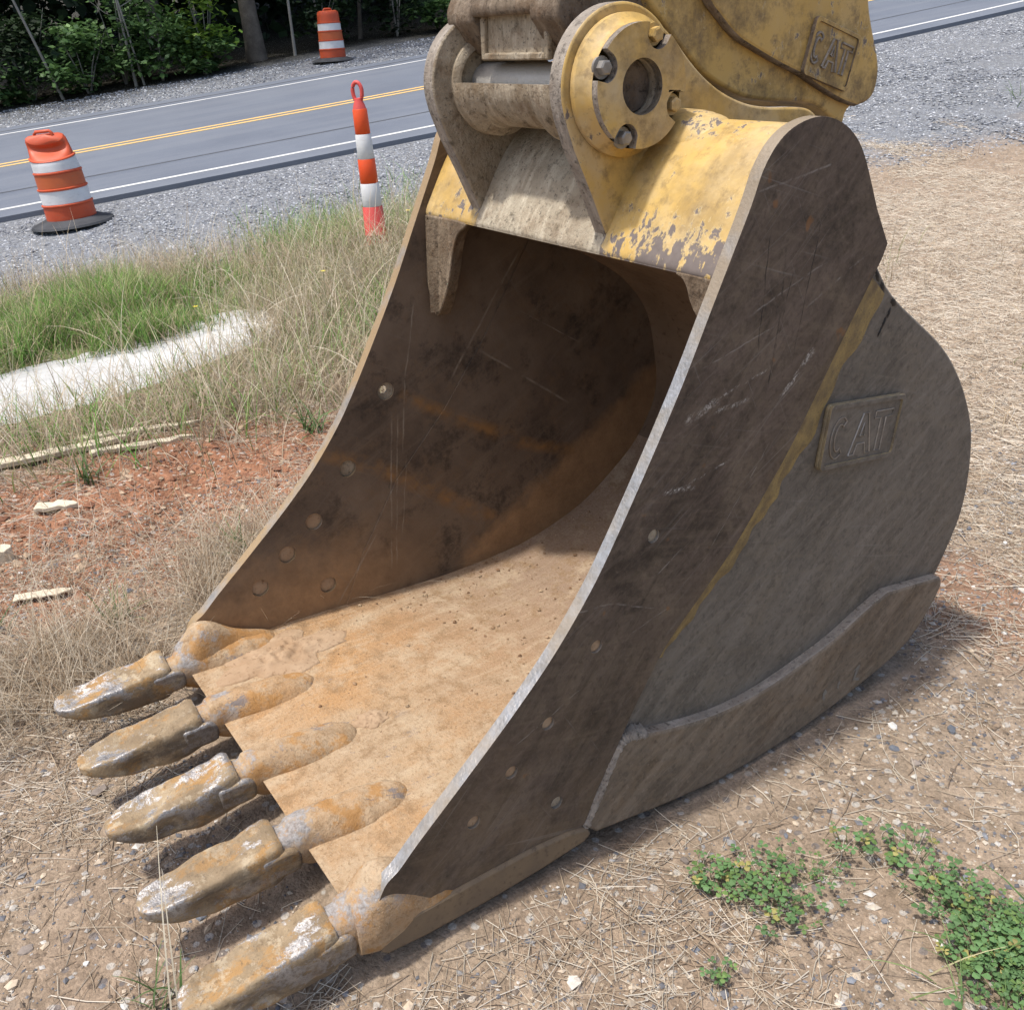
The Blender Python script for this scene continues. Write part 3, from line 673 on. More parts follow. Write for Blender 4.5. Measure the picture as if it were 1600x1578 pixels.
# wrapper: floor, curved back and roof as one thick rolled sheet
inner = catmull([(-.552, .068), (-.40, .070), (-.25, .066), (-.05, .056), (.12, .044), (.347, .033), (.529, .036), (.693, .053), (.896, .112), (1.046, .198), (1.167, .295), (1.243, .405), (1.268, .500), (1.258, .600), (1.217, .765), (1.120, .890), (1.0, .975), (.85, 1.055), (.66, 1.135), (.45, 1.190), (.385, 1.200)], 5)
outer = catmull([(-.500, .006), (-.40, -.006), (-.2, -.012), (.02, .0), (.296, -.040), (.48, -.056), (.675, -.053), (.85, -.034), (.964, -.013), (1.1, .018), (1.19, .060), (1.258, .130), (1.303, .21), (1.350, .298), (1.380, .378), (1.387, .471), (1.373, .58), (1.343, .67), (1.282, .770), (1.207, .86), (1.132, .927), (1.036, .995), (.955, 1.052), (.83, 1.18)], 5) + [(.6, 1.205), (.385, 1.215)]
ring = inner + outer[::-1]
n_in = len(inner)
xs = np.linspace(-WI - .004, -.044, 3)
V = []; F = []; I = []
L = len(ring)
for x in xs:
    for p in ring: V.append((x, p[0], p[1]))
for a in range(len(xs) - 1):
    for k in range(L):
        F.append((a * L + k, a * L + (k + 1) % L, (a + 1) * L + (k + 1) % L, (a + 1) * L + k))
        c = ring[k]; I.append(0 if (k < n_in and (c[1] < .30 and c[0] < 1.2)) else (1 if k < n_in else 2))
F.append(tuple(range(L))); F.append(tuple((len(xs) - 1) * L + k for k in range(L))); I += [2, 2]
M_BACK = mat_simple('brown_dusty_back', (0.135, 0.092, 0.060), (0.20, 0.14, 0.095), 5, 0.85, 0.0, 0.4, 0.2, (0.085, 0.056, 0.038))
wr = mk('wrapper', V, F, [M_FLOOR, M_BACK, M_SHELL], bucket, 35, I)
tag(wr, 'clay coated floor and curved back of the bucket')
# front chamfer of the lip
# upper cross tube with spill lip
tube_prof = catmull([(.372, 1.203), (.372, 1.220), (.400, 1.270), (.445, 1.345), (.492, 1.405), (.545, 1.450), (.605, 1.474), (.665, 1.462), (.715, 1.420), (.765, 1.34), (.83, 1.205)], 5)
tp = tube_prof + [(.66, 1.165), (.46, 1.196)]
def tube_span(x0, x1, mt, nm):
    return plate(nm, tp, x0, x1, [mt], bucket, (), 0.004, 2)
t1 = tube_span(-.400, -.043, M_YEL, 'cross_tube'); tag(t1, 'chipped yellow end of the cross tube')
t2 = tube_span(-.915, -.4005, M_SPILL, 'cross_tube'); tag(t2, 'dust covered middle of the cross tube')
t3 = tube_span(-WI - .004, -.9155, M_YEL, 'cross_tube'); tag(t3, 'chipped yellow far end of the cross tube')
# rounded shoulder where the ear foot lands on the tube
lathe('ear_foot', [(0.0, .0), (.030, -.004), (.048, -.02), (.058, -.06)], 24, M_YEL, bucket, 'x', (-.25, .60, 1.432))
bpy.data.objects['ear_foot'].data.transform(Matrix.Translation((0, 0, 0)))
lathe('ear_foot_collar', [(.090, -.42), (.088, -.34), (.080, -.29), (.066, -.262), (.040, -.25)], 28, M_YEL, bucket, 'x', (0, .600, 1.405))
# inner corner gussets
def gusset(xw, sg, nm, su=1.0, sz=1.0):
    pts = [(0, 1.206), (.215, 1.207), (.178, 1.170), (.150, 1.115), (.132, 1.05), (.104, .985), (.078, .945), (.055, .925), (.03, .95), (0, 1.02)]
    pts = [(u * su, 1.206 - (1.206 - z) * sz) for u, z in catmull(pts, 4)]; n = len(pts); V = []
    for yy in (.366, .415):
        for (u, z) in pts: V.append((xw + sg * u * (1 if yy < .4 else .86), yy + (1.2 - z) * (-.06), z))
    F = [tuple(range(n)), tuple(range(n, 2 * n))] + [(k, (k + 1) % n, (k + 1) % n + n, k + n) for k in range(n)]
    return mk(nm, V, F, M_SPILLD, bucket, 40, None, .007)
M_SPILLD = mat_dust('dusty_gusset', (0.20, 0.152, 0.10), (0.115, 0.08, 0.052), 0.7)
gusset(-WI - .002, 1, 'corner_gusset'); gusset(-.040, -1, 'corner_gusset', .5, .3)
def ribbon_ridge():
    V = []; F = []
    for i, t in enumerate(np.linspace(0, 1, 10)):
        z = 1.20 - .26 * t; x = -WI + .045 + .012 * t; y = .358 + .05 * 0 - (.0) - (1.2 - z) * .06
        w = .022 * (1 - t) + .010
        V += [(x - w, y + .010, z), (x, y - .014, z), (x + w, y + .010, z)]
    for i in range(9):
        for j in range(2): F.append((i * 3 + j, i * 3 + j + 1, i * 3 + j + 4, i * 3 + j + 3))
    return mk('gusset_weld', V, F, M_SPILLD, bucket, 60)
ribbon_ridge()

# ------------------------------------------------------------------ hinge ears, bosses and pin
EC = (.427, 1.549)
arc = [(EC[0] + .160 * math.cos(a), EC[1] + .160 * math.sin(a)) for a in np.radians(np.linspace(188, 42, 26))]
def ear_outline(back):
    o = [(.412, 1.205), (.398, 1.222), (.345, 1.340), (.300, 1.432), (.276, 1.495)] + arc
    o += catmull([(.580, 1.632), (.616, 1.596), (.667, 1.555), (.730, 1.518), (.806, 1.490), (.883, 1.476), (.997, 1.468), (1.050, 1.452), (1.095, 1.410)], 4) if back else catmull([(.580, 1.632), (.616, 1.596), (.70, 1.53), (.806, 1.480), (.90, 1.44)], 4)
    o += [(1.12, 1.20), (1.05, .99), (.80, 1.16), (.6, 1.19)]
    return o
e1 = plate('hinge_ear', ear_outline(True), -.440, -.395, [M_YEAR, M_EARE], bucket, (), .006, 3, 1); tag(e1, 'dusty yellow near hinge ear with bolted pin retainer')
e2 = plate('hinge_ear', ear_outline(True), -.960, -.913, [M_DUST, M_EARE], bucket, (), .006, 3, 1); tag(e2, 'dust coated far hinge ear')
# near boss: collar, then the notched flange
lathe('boss_collar', [(.130, -.396), (.140, -.392), (.140, -.378), (.128, -.366), (.122, -.352), (.121, -.345)], 56, M_YEAR, e1, 'x', (0,) + EC)
def notched(r, n=96, notch=.030):
    # four bolt notches cut in from the rim
    out = []
    for k in range(n):
        a = 2 * math.pi * k / n; p = Vector((math.cos(a) * r, math.sin(a) * r))
        out.append(p)
    res = []
    for p in out:
        q = p.copy()
        for b in BOLT_A:
            c = Vector((math.cos(b), math.sin(b))) * (r - .014)
            d = q - c
            if d.length < notch: 
                t = Vector((-math.sin(b), math.cos(b))); u = d.dot(t)
                dep = math.sqrt(max(0, notch ** 2 - u * u)); q = c + t * u - Vector((math.cos(b), math.sin(b))) * dep
        res.append((EC[0] + q.x, EC[1] + q.y))
    return res
M_PEND = mat_dust('dark_rusty_pin_end', (0.105, 0.078, 0.055), (0.055, 0.042, 0.034), 0.6)
BOLT_A = [math.radians(a) for a in (157, 67, -23, -113)]
fl_ = plate('pin_retainer', notched(.1205, 168), -.350, -.328, [M_YEAR, M_EARE], e1, [circle(EC, .0545, 36)], .004, 2, 1)
tag(fl_, 'notched yellow retainer flange with four bolts')
lathe('bore', [(.0545, -.329), (.0545, -.39)], 36, M_DUST, fl_, 'x', (0,) + EC)
lathe('pin_end', [(0, -.366), (.004, -.370), (.012, -.365), (.050, -.365), (.0535, -.370), (.0535, -.39)], 32, M_PEND, fl_, 'x', (0,) + EC)
for k, b in enumerate(BOLT_A):
    c = (EC[0] + math.cos(b) * .1045, EC[1] + math.sin(b) * .1045)
    mt = M_BOLT if k in (0, 3) else M_YEAR
    lathe('washer', [(0, -.344), (.022, -.344), (.022, -.350)], 20, mt, fl_, 'x', (0,) + c)
    lathe('bolt', [(0, -.3265), (.011, -.3265), (.0150, -.3285), (.0150, -.345)], 6, mt, fl_, 'x', (0,) + c, None, .3 * k, .3 * k + 2 * math.pi, 25)
# far boss ring; a dark disc paints the shade inside the bore
lathe('boss_collar', [(.108, -.914), (.108, -.902), (.096, -.895), (.088, -.895), (.086, -.90), (.080, -.915)], 44, M_DUST, e2, 'x', (0,) + EC)
lathe('bore', [(.086, -.9), (.083, -.914), (0, -.9145)], 40, M_DARK, e2, 'x', (0,) + EC)
lathe('boss_collar', [(.10, -.962), (.10, -1.02), (.09, -1.03), (0, -1.04)], 40, M_YEAR, e2, 'x', (0,) + EC)
lathe('hinge_pin', [(0, -.91), (.048, -.91), (.048, -.43), (0, -.43)], 40, M_PIN, bucket, 'x', (0,) + EC)

# ------------------------------------------------------------------ raised emblem on the near shell side
def rrect(c, w, h, ang, r=.012):
    pts = []
    for cx, cy, a0 in ((w / 2 - r, h / 2 - r, 0), (-w / 2 + r, h / 2 - r, 90), (-w / 2 + r, -h / 2 + r, 180), (w / 2 - r, -h / 2 + r, 270)):
        for k in range(4):
            a = math.radians(a0 + 30 * k); pts.append((cx + r * math.cos(a), cy + r * math.sin(a)))
    ca, sa = math.cos(ang), math.sin(ang)
    return [(c[0] + p[0] * ca - p[1] * sa, c[1] + p[0] * sa + p[1] * ca) for p in pts]
M_EMBE = mat_simple('rubbed_yellow_edge', (0.30, 0.235, 0.13), (0.17, 0.135, 0.09), 30, 0.7, 0.0, 0.3, 0.3, (0.40, 0.35, 0.26))
EMC = (.860, .770); EMA = math.radians(-7.5)
emb = plate('emblem_plate', rrect(EMC, .285, .160, EMA), -.026, -.010, [M_SHELL, M_EMBE], bucket, (), .006, 2, 1)
tag(emb, 'raised worn emblem plate with letters on the side')
fr = plate('emblem_frame', rrect(EMC, .285, .160, EMA), -.012, -.004, [M_SHELL, M_EMBE], emb, [rrect(EMC, .262, .138, EMA, .008)], .0025, 2, 1)
def ridge(paths, cx, cz, ang, sc, x, rad, mat, parent, nm):
    ca, sa = math.cos(ang), math.sin(ang)
    for pth in paths:
        q = [(x, cx + sc * (p[0] * ca - p[1] * sa), cz + sc * (p[0] * sa + p[1] * ca)) for p in pth]
        V, F = tube_np(q, [rad] * len(q), 6)
        mk(nm, V, F, mat, parent, 60)
def letters():
    C = [(-.36 + .30 * math.cos(a), .0 + .52 * math.sin(a)) for a in np.radians(np.linspace(50, 310, 18))]
    Ci = [(-.36 + .15 * math.cos(a), .0 + .34 * math.sin(a)) for a in np.radians(np.linspace(310, 50, 14))]
    Cc = [(-.98 + .36 + p[0] + .06, p[1]) for p in (C + Ci + [C[0]])]
    A = [(-.42, -.52), (-.10, .52), (.10, .52), (.42, -.52), (.22, -.52), (.14, -.25), (-.14, -.25), (-.22, -.52), (-.42, -.52)]
    Ai = [(-.09, -.05), (0, .28), (.09, -.05), (-.09, -.05)]
    T = [(.38, .52), (1.08, .52), (1.08, .34), (.83, .34), (.83, -.52), (.62, -.52), (.62, .34), (.38, .34), (.38, .52)]
    return [Cc, A, Ai, T]
M_LET = mat_edge('rubbed_letter_steel', (0.17, 0.13, 0.09), 0.35)
ridge(letters(), EMC[0], EMC[1] - .005, EMA, .098, -.0092, .0020, M_LET, emb, 'letter')

# ------------------------------------------------------------------ teeth and adapters
def loft(name, st, nphi, mat, parent, xc, power=3.4, sub=5, mod=None, subsurf=False):
    st = np.array(st, float); k = len(st); t = np.linspace(0, k - 1, (k - 1) * sub + 1)
    cols = []
    for c in range(st.shape[1]):
        pts = [(i, st[i, c]) for i in range(k)]; cc = catmull(pts, sub); cols.append([p[1] for p in cc])
    cols = np.array(cols).T; V = []
    ph = np.linspace(0, 2 * np.pi, nphi, endpoint=False)
    for row in cols:
        y, hw, zt, zb, tap, dish = row
        zc = (zt + zb) / 2; hh = max((zt - zb) / 2, .002); hw = max(hw, .003)
        cx = np.sign(np.cos(ph)) * np.abs(np.cos(ph)) ** (2 / power); cz = np.sign(np.sin(ph)) * np.abs(np.sin(ph)) ** (2 / power)
        xx = hw * cx * (1 - tap * np.clip(cz, 0, 1)); zz = zc + hh * cz
        top = np.clip(cz, 0, 1) ** 3; zz = zz - dish * top * np.clip(1 - (np.abs(xx) / (hw * .85)) ** 2, 0, 1)
        for a in range(nphi):
            p = [xx[a], y, zz[a]]
            if mod: p = mod(p, hw, zt, zb)
            V.append((xc + p[0], p[1], p[2]))
    R_ = len(cols); F = [(i * nphi + j, i * nphi + (j + 1) % nphi, (i + 1) * nphi + (j + 1) % nphi, (i + 1) * nphi + j) for i in range(R_ - 1) for j in range(nphi)]
    F.append(tuple(range(nphi))); F.append(tuple((R_ - 1) * nphi + j for j in range(nphi)))
    return mk(name, V, F, mat, parent, 70)
#        y     hw    ztop  zbot  taper dish
TOOTH = [(-.604, .049, .112, .030, .08, 0), (-.620, .053, .119, .022, .10, .002), (-.65, .053, .116, .018, .10, .004), (-.70, .053, .111, .018, .10, .006), (-.76, .052, .107, .023, .08, .010), (-.81, .050, .102, .032, .06, .012), (-.85, .045, .097, .045, .05, .010), (-.88, .037, .092, .056, .05, .005), (-.898, .026, .087, .064, .05, .002), (-.906, .010, .081, .070, .05, 0)]
ADAPT = [(-.64, .038, .104, .040, .1, 0), (-.60, .040, .107, .036, .12, 0), (-.582, .041, .109, .034, .12, 0), (-.568, .048, .119, .020, .12, 0), (-.53, .052, .119, .000, .18, 0), (-.47, .062, .113, .010, .30, 0), (-.42, .067, .106, .018, .34, 0), (-.37, .065, .098, .025, .36, 0), (-.325, .058, .088, .03, .38, 0), (-.295, .042, .077, .035, .4, 0), (-.28, .020, .064, .04, .4, 0)]
XT = [-1.14, -.87, -.60, -.33, -.06]
for k, xc in enumerate(XT):
    rr = random.Random(30 + k); ph1 = rr.uniform(0, 9)
    def mod(p, hw, zt, zb, ph1=ph1):
        x, y, z = p
        # worn oval scallop on each side and a slight wander of the outline
        e = ((y + .775) / .042) ** 2 + ((z - (zb + .034)) / .022) ** 2
        if e < 1: x *= 1 - .20 * (1 - e) ** .5
        q_ = float(fbm(np.array([y * 42 + ph1 * 7]), np.array([x * 42 + z * 55]), 5, 3)[0]) - .5; x *= .97 * (1 + .03 * q_); z += .004 * q_
        x += .002 * math.sin(y * 43 + ph1) + .0012 * math.sin(y * 97 + z * 60 + ph1); z += .0022 * math.sin(y * 51 + ph1 * 2 + x * 30)
        z -= x * .16
        # rear top edge kicks up at the far corner
        if y > -.66: z += .004 * max(0, (y + .66) / .05) * max(0, (z - .08) / .04) * (.4 if x > 0 else 1.0)
        return [x, y, z]
    def amod(p, hw, zt, zb, ph1=ph1):
        q_ = float(fbm(np.array([p[1] * 36 + ph1 * 3]), np.array([p[0] * 36 + p[2] * 40]), 15, 3)[0]) - .5
        return [p[0] * (1 + .06 * q_), p[1], p[2] + .008 * q_]
    dz = (.008, 0, .003, 0, -.008)[k]; 
    ad = loft('adapter', ADAPT, 56, M_ADAPT, bucket, xc, 3.0, 7, amod)
    to = loft('tooth', [(a, b, c + dz * .6, d + dz, e, f_) for (a, b, c, d, e, f_) in TOOTH], 72, M_TOOTH, bucket, xc, 6.0, 8, mod)
    # side lugs of the cap reaching back over the adapter nose
    for s_ in (-1, 1):
        lug = catmull([(-.66, .026), (-.582, .026), (-.569, .042), (-.568, .066), (-.577, .082), (-.600, .090), (-.66, .088)], 4)
        l = plate('tooth_lug', lug, min(s_ * .032, s_ * .0515), max(s_ * .032, s_ * .0515), [M_TOOTH], to, (), .009, 3)
        l.data.transform(Matrix.Translation((xc, 0, dz)))
# front corner castings that join plate and corner adapter
def corner(xc, nm):
    st = [(-.566, .050, .118, .004, .1, 0), (-.53, .062, .150, -.004, .15, 0), (-.50, .062, .178, -.006, .22, 0), (-.455, .058, .170, -.004, .35, 0), (-.39, .050, .120, .0, .4, 0), (-.31, .040, .085, .01, .45, 0), (-.27, .025, .06, .02, .45, 0)]
    return loft(nm, st, 32, M_ADAPT, bucket, xc, 3.0, 4)
corner(-.048, 'corner_casting'); corner(-WI + .022, 'corner_casting')

# ------------------------------------------------------------------ soil left in the bucket
def soil_patch(cx, cy, rx, ry, h, seed, zfun):
    n, k = 60, 26; V = []; F = []
    for i in range(k + 1):
        r = i / k
        for j in range(n):
            a = 2 * math.pi * j / n; w = 1 + .9 * (fbm(np.array([math.cos(a) * 3 + 5]), np.array([math.sin(a) * 3 + seed]), 2, 4)[0] - .5)
            x = cx + rx * r * w * math.cos(a); y = cy + ry * r * w * math.sin(a)
            nz = fbm(np.array([x * 55]), np.array([y * 55]), seed, 4)[0]
            z = zfun(x, y) + h * (1 - r ** 2) * (.1 + 1.5 * nz) + .002 - .008 * (r > .98)
            V.append((x, y, z))
    for i in range(k):
        for j in range(n): F.append((i * n + j, i * n + (j + 1) % n, (i + 1) * n + (j + 1) % n, (i + 1) * n + j))
    o = mk('soil_crust', V, F, M_SOIL, None, 80); return o
fz = lambda x, y: float(np.interp(y, [p[0] for p in inner[:60]], [p[1] for p in inner[:60]]))
o = soil_patch(-1.02, -.31, .10, .17, .018, 4, fz); tag(o, 'crumbly tan soil crust stuck beside the far wall', 'soil')
o = soil_patch(-.60, -.235, .035, .050, .010, 8, fz); tag(o, 'pale dried mud smear behind the middle tooth', 'soil')
def clod(x, y, r, seed, z0, label, mat=None):
    bm = bmesh.new(); bmesh.ops.create_icosphere(bm, subdivisions=2, radius=1.0)
    rr = np.random.default_rng(seed); d = rr.normal(size=(6, 3))
    for v in bm.verts:
        p = v.co.copy(); s_ = 1 + sum(.16 * math.sin(2.3 * (p.x * q[0] + p.y * q[1] + p.z * q[2]) + q[0] * 5) for q in d[:4])
        v.co = Vector((p.x * s_ * r, p.y * s_ * r * .85, p.z * s_ * r * .65))
    me = bpy.data.meshes.new('soil_clod'); bm.to_mesh(me); bm.free(); me.materials.append(mat or M_SOIL)
    ob = bpy.data.objects.new('soil_clod', me); COL.objects.link(ob); ob.location = (x, y, z0 + r * .4); ob.rotation_euler = (0, 0, seed)
    return tag(ob, label, 'soil clod', 'soil clods on the bucket floor')
cl = [(-.72, .62, .022), (-.69, .66, .015), (-.74, .67, .018), (-.68, .60, .010), (-.76, .63, .012), (-.65, .52, .009), (-.62, .45, .008), (-.70, .50, .007), (-.58, .36, .009), (-.80, .45, .007), (-.50, .30, .010), (-.66, .38, .006), (-.75, .56, .008), (-.60, .55, .008), (-.42, .14, .009), (-.85, .35, .006)]
for k, (x, y, r) in enumerate(cl):
    clod(x, y, r, k + 3, fz(x, y), 'largest brown clod at the back of the bucket floor' if k == 0 else 'small brown soil clod lying on the bucket floor')
# loose crumbs on the floor, thickest towards the back and along the far wall
def floor_crumbs():
    g = np.random.default_rng(4); n = 1500; x = g.uniform(-WI + .02, -.06, n); y = np.clip(g.normal(.45, .33, n), -.45, .9)
    k = (g.uniform(0, 1, n) < .35) | (x < -WI + .16); x, y = x[k], y[k]; n = len(x); z = np.array([fz(a, b) for a, b in zip(x, y)])
    O = np.array([(1, 0, 0), (-1, 0, 0), (0, 1, 0), (0, -1, 0), (0, 0, .7), (0, 0, -.7)]); FO = np.array([(0, 2, 4), (2, 1, 4), (1, 3, 4), (3, 0, 4), (2, 0, 5), (1, 2, 5), (3, 1, 5), (0, 3, 5)])
    r = np.minimum(g.lognormal(math.log(.0028), .5, n), .009); V = O[None] * g.uniform(.6, 1.3, (n, 6, 1)) * r[:, None, None] + np.stack([x, y, z + r * .4], 1)[:, None, :]
    F = (FO[None] + (np.arange(n) * 6)[:, None, None]).reshape(-1, 3); c = np.array([(.26, .17, .10), (.20, .12, .07), (.34, .25, .16)])[g.integers(0, 3, n)] * g.uniform(.8, 1.2, (n, 1))
    o = np_mesh('soil_crumbs', V.reshape(-1, 3), F, mat_vcol('crumb_soil', .95, .1), np.repeat(c, 6, 0)); tag(o, 'fine soil crumbs littering the bucket floor', 'soil', kind='stuff')
floor_crumbs()

# ================================================================== QUICK COUPLER
coupler = empty('quick_coupler', (-.66, .9, 1.40))
tag(coupler, 'yellow and grimy brown coupler casting clamped on the hinge pin', 'coupler')
def cp(o):
    o.parent = coupler; o.matrix_parent_inverse = Matrix.Translation((.66, -.9, -1.40)); return o
low = catmull([(.52, 1.80), (.569, 1.712), (.613, 1.669), (.652, 1.631), (.699, 1.592), (.747, 1.556), (.821, 1.520), (.897, 1.494), (.982, 1.480), (1.07, 1.474), (1.15, 1.462), (1.21, 1.43), (1.269, 1.395)], 4)
rt = catmull([(1.276, 1.427), (1.292, 1.444), (1.34, 1.463), (1.358, 1.488), (1.362, 1.527), (1.349, 1.571), (1.315, 1.636), (1.290, 1.698), (1.27, 1.80), (1.22, 1.92), (1.12, 2.0)], 4)
body = low + rt + [(.95, 2.05), (.70, 2.03), (.56, 1.93)]
b1 = cp(plate('casting_web', body, -.86, -.475, [M_YCOUP], None, (), .012, 3))
ridge_l = catmull([(.66, 1.80), (.725, 1.709), (.762, 1.675), (.823, 1.629), (.899, 1.595), (.991, 1.559), (1.06, 1.535), (1.132, 1.502), (1.222, 1.466), (1.285, 1.448)], 4)
cheek = ridge_l + rt[6:] + [(.95, 2.045), (.74, 2.02), (.655, 1.93)]
b2 = cp(plate('cheek_plate', cheek, -.478, -.448, [M_YCOUP, M_JAW], None, (), .010, 3, 1))
b3 = cp(plate('cheek_plate', cheek, -.90, -.858, [M_YCOUP, M_JAW], None, (), .010, 3, 1))
E2C = (1.155, 1.577); E2A = math.radians(-17)
em2 = cp(plate('emblem_plate', rrect(E2C, .185, .135, E2A), -.449, -.441, [M_YCOUP, M_JAW], None, (), .003, 2, 1)); tag(em2, 'raised worn emblem on the coupler cheek')
f2 = plate('emblem_frame', rrect(E2C, .185, .135, E2A), -.443, -.436, [M_YCOUP, M_JAW], em2, [rrect(E2C, .166, .116, E2A, .008)], .002, 2, 1)
ridge(letters(), E2C[0], E2C[1], E2A, .068, -.4405, .0035, M_EARE, em2, 'letter')
# hook that cradles the pin from below
prof = []
for x, r in ((-.895, .060), (-.895, .112), (-.885, .120), (-.845, .120), (-.825, .104), (-.80, .097), (-.60, .097), (-.575, .106), (-.555, .121), (-.500, .121), (-.488, .113), (-.488, .060)):
    prof.append((r, x))
hk = cp(lathe('hook', prof, 40, M_DUST, None, 'x', (0,) + EC, None, math.radians(176), math.radians(330), 40, True))
# upper jaw block with wedge face
def jaw():
    pts = [(.350, 1.672), (.338, 1.690), (.345, 1.728), (.40, 1.775), (.60, 1.80), (.66, 1.74), (.56, 1.66), (.50, 1.625), (.43, 1.607), (.385, 1.628)]
    j = cp(plate('upper_jaw', catmull(pts, 3, True), -.945, -.835, [M_JAW], None, (), .008, 3))
    cp(plate('upper_jaw', catmull(pts, 3, True), -.60, -.500, [M_JAW], None, (), .008, 3))
    top = [(.345, 1.695), (.338, 1.712), (.348, 1.74), (.42, 1.79), (.60, 1.80), (.60, 1.71), (.42, 1.70)]
    cp(plate('jaw_bridge', top, -.86, -.58, [M_JAW], None, (), .008, 3))
    wedge = [(.372, 1.702), (.368, 1.604), (.50, 1.604), (.52, 1.702)]
    w = cp(plate('locking_wedge', wedge, -.825, -.565, [M_DUST], None, (), .006, 2))
    for x in (-.822, -.570):
        box('wedge_rib', (x, .366, 1.652), (.018, .014, .098), M_DUST, w, None, .004)
    box('wedge_rib', (-.695, .366, 1.611), (.25, .014, .016), M_DUST, w, None, .004)
jaw()

# ================================================================== TRAFFIC DRUMS AND CHANNELIZER
def mat_drum(name, c, c2, sc):
    n = NT(name); v = n.obj(); a = n.noise(v, 4, 5, 0.6); b = n.noise(n.mp(v, sc=(1, 1, 5)), 14, 5, 0.7)
    col = n.mix(n.mr(a, 0.35, 0.65), c, c2); col = n.mix(n.mr(b, 0.55, 0.75, 0, sc), col, (0.24, 0.15, 0.10))
    n.bump(a, 0.15, 0.01); return n.fin(col, 0.5, 0, 0.4)
M_ORG = mat_drum('orange_plastic', (0.55, 0.085, 0.026), (0.46, 0.068, 0.024), 0.5)
M_ORG2 = mat_drum('bright_orange_sheet', (0.72, 0.085, 0.013), (0.66, 0.07, 0.013), 0.15)
M_REFO = mat_drum('faded_orange_sheet', (0.50, 0.115, 0.034), (0.42, 0.09, 0.03), 0.5)
M_REFW = mat_drum('white_reflective_sheet', (0.68, 0.68, 0.67), (0.56, 0.56, 0.56), 0.35)
M_RUB = mat_simple('black_rubber', (0.030, 0.032, 0.036), (0.055, 0.058, 0.064), 5, 0.75)
M_PINK = mat_drum('sun_faded_red_plastic', (0.62, 0.085, 0.07), (0.55, 0.07, 0.06), 0.2)
def drum(loc, rot, label, dent, seed):
    d = empty('traffic_drum', loc, rot); tag(d, label, 'traffic drum', 'orange traffic drums by the road')
    body = [(0.0, .03), (.262, .03), (.270, .06), (.268, .215), (.278, .222), (.278, .234), (.262, .240), (.258, .385), (.268, .392), (.268, .404), (.252, .410), (.247, .555), (.256, .562), (.256, .574), (.241, .580), (.236, .715), (.246, .722), (.246, .734), (.230, .740), (.222, .90), (.205, .935), (.17, .952), (0.0, .955)]
    dense = []
    for a, b in zip(body[:-1], body[1:]):
        k = max(1, int(abs(b[1] - a[1]) / .03))
        for i in range(k): dense.append((a[0] + (b[0] - a[0]) * i / k, a[1] + (b[1] - a[1]) * i / k))
    dense.append(body[-1])
    rr = random.Random(seed)
    def warp(o):
        for v in o.data.vertices:
            x, y, z = v.co
            if dent:
                t = max(0, (z - .60) / .35)
                # top pushed in from the camera side and leaning over
                kx = (x * .75 - y * .66); f_ = max(0, kx / .24)
                v.co.x -= .26 * t * f_ * math.exp(-((z - .86) / .10) ** 2) * .75; v.co.y += .26 * t * f_ * math.exp(-((z - .86) / .10) ** 2) * .66
                v.co.z -= .10 * t * f_; v.co.x += .016 * math.sin(9 * z + 3 * math.atan2(y, x)) * min(1, z); v.co.y += -.02 * t
                v.co.x += .012 * math.sin(14 * z + 2 * y * 9) * t; v.co.x -= .05 * z * z
    b = lathe('drum_body', dense, 48, M_ORG, d); warp(b)
    for k, (z0, z1, r0, r1, mt) in enumerate(((.244, .382, .2635, .2595, M_REFW), (.414, .552, .2535, .2485, M_REFO), (.584, .712, .2425, .2375, M_REFW))):
        s_ = lathe('reflective_band', [(r0, z0 + (z1 - z0) * i / 5.0) if i == 0 else (r0 + (r1 - r0) * i / 5.0, z0 + (z1 - z0) * i / 5.0) for i in range(6)], 48, mt, d); warp(s_)
    V, F = tube_np([(-.10, 0, .93), (-.10, 0, .965), (-.08, 0, .985), (.08, 0, .985), (.10, 0, .965), (.10, 0, .93)], [.018] * 6, 8); h = mk('handle', V, F, M_ORG, d, 60)
    h.rotation_euler = (0, 0, .6); 
    if dent: h.location = (-.05, -.02, 0)
    lathe('rubber_base', [(.24, .07), (.30, .072), (.33, .06), (.44, .022), (.455, .0), (.0, 0.0)], 40, M_RUB, d)
def ground_at(x, y): return float(height(x, y))
drum((-10.84, 1.19, ground_at(-10.84, 1.19) + .005), (math.radians(3), math.radians(-2), .3), 'dented orange traffic drum with crushed top on the near gravel shoulder', True, 3)
zz = max(ground_at(-19.3, 8.57), 0)
drum((-19.3, 8.57, ground_at(-19.3, 8.57) + .005), (0, math.radians(-1.0), 1.2), 'upright orange traffic drum beyond the road, against the dark wood', False, 5)
# looper tube channelizer
ch = empty('tube_channelizer', (-6.04, 2.61, ground_at(-6.04, 2.61) - .02), (math.radians(1.5), math.radians(-1), 0))
tag(ch, 'slim orange and white channelizer post with loop handle in dry grass', 'channelizer')
zs = [0, .32, .50, .685, .87, 1.055]; rr_ = [.092, .078, .072, .066, .060, .054]; mt_ = [M_PINK, M_REFW, M_ORG2, M_REFW, M_ORG2]
for k in range(5):
    z0, z1 = zs[k], zs[k + 1]; r0, r1 = rr_[k], rr_[k + 1] + .003
    pr = [(r0 - .004, z0), (r0, z0 + .006), (r1, z1 - .006), (r1 - .004, z1)]
    if k == 0: pr = [(.105, 0), (.105, .02), (.092, .035), (.090, .09), (.096, .10), (.090, .11)] + [(r1, z1 - .006), (r1 - .004, z1)]
    lathe('band', pr, 28, mt_[k], ch)
lathe('neck', [(.052, 1.055), (.046, 1.08), (.034, 1.11), (.030, 1.13), (0, 1.135)], 24, M_PINK, ch)
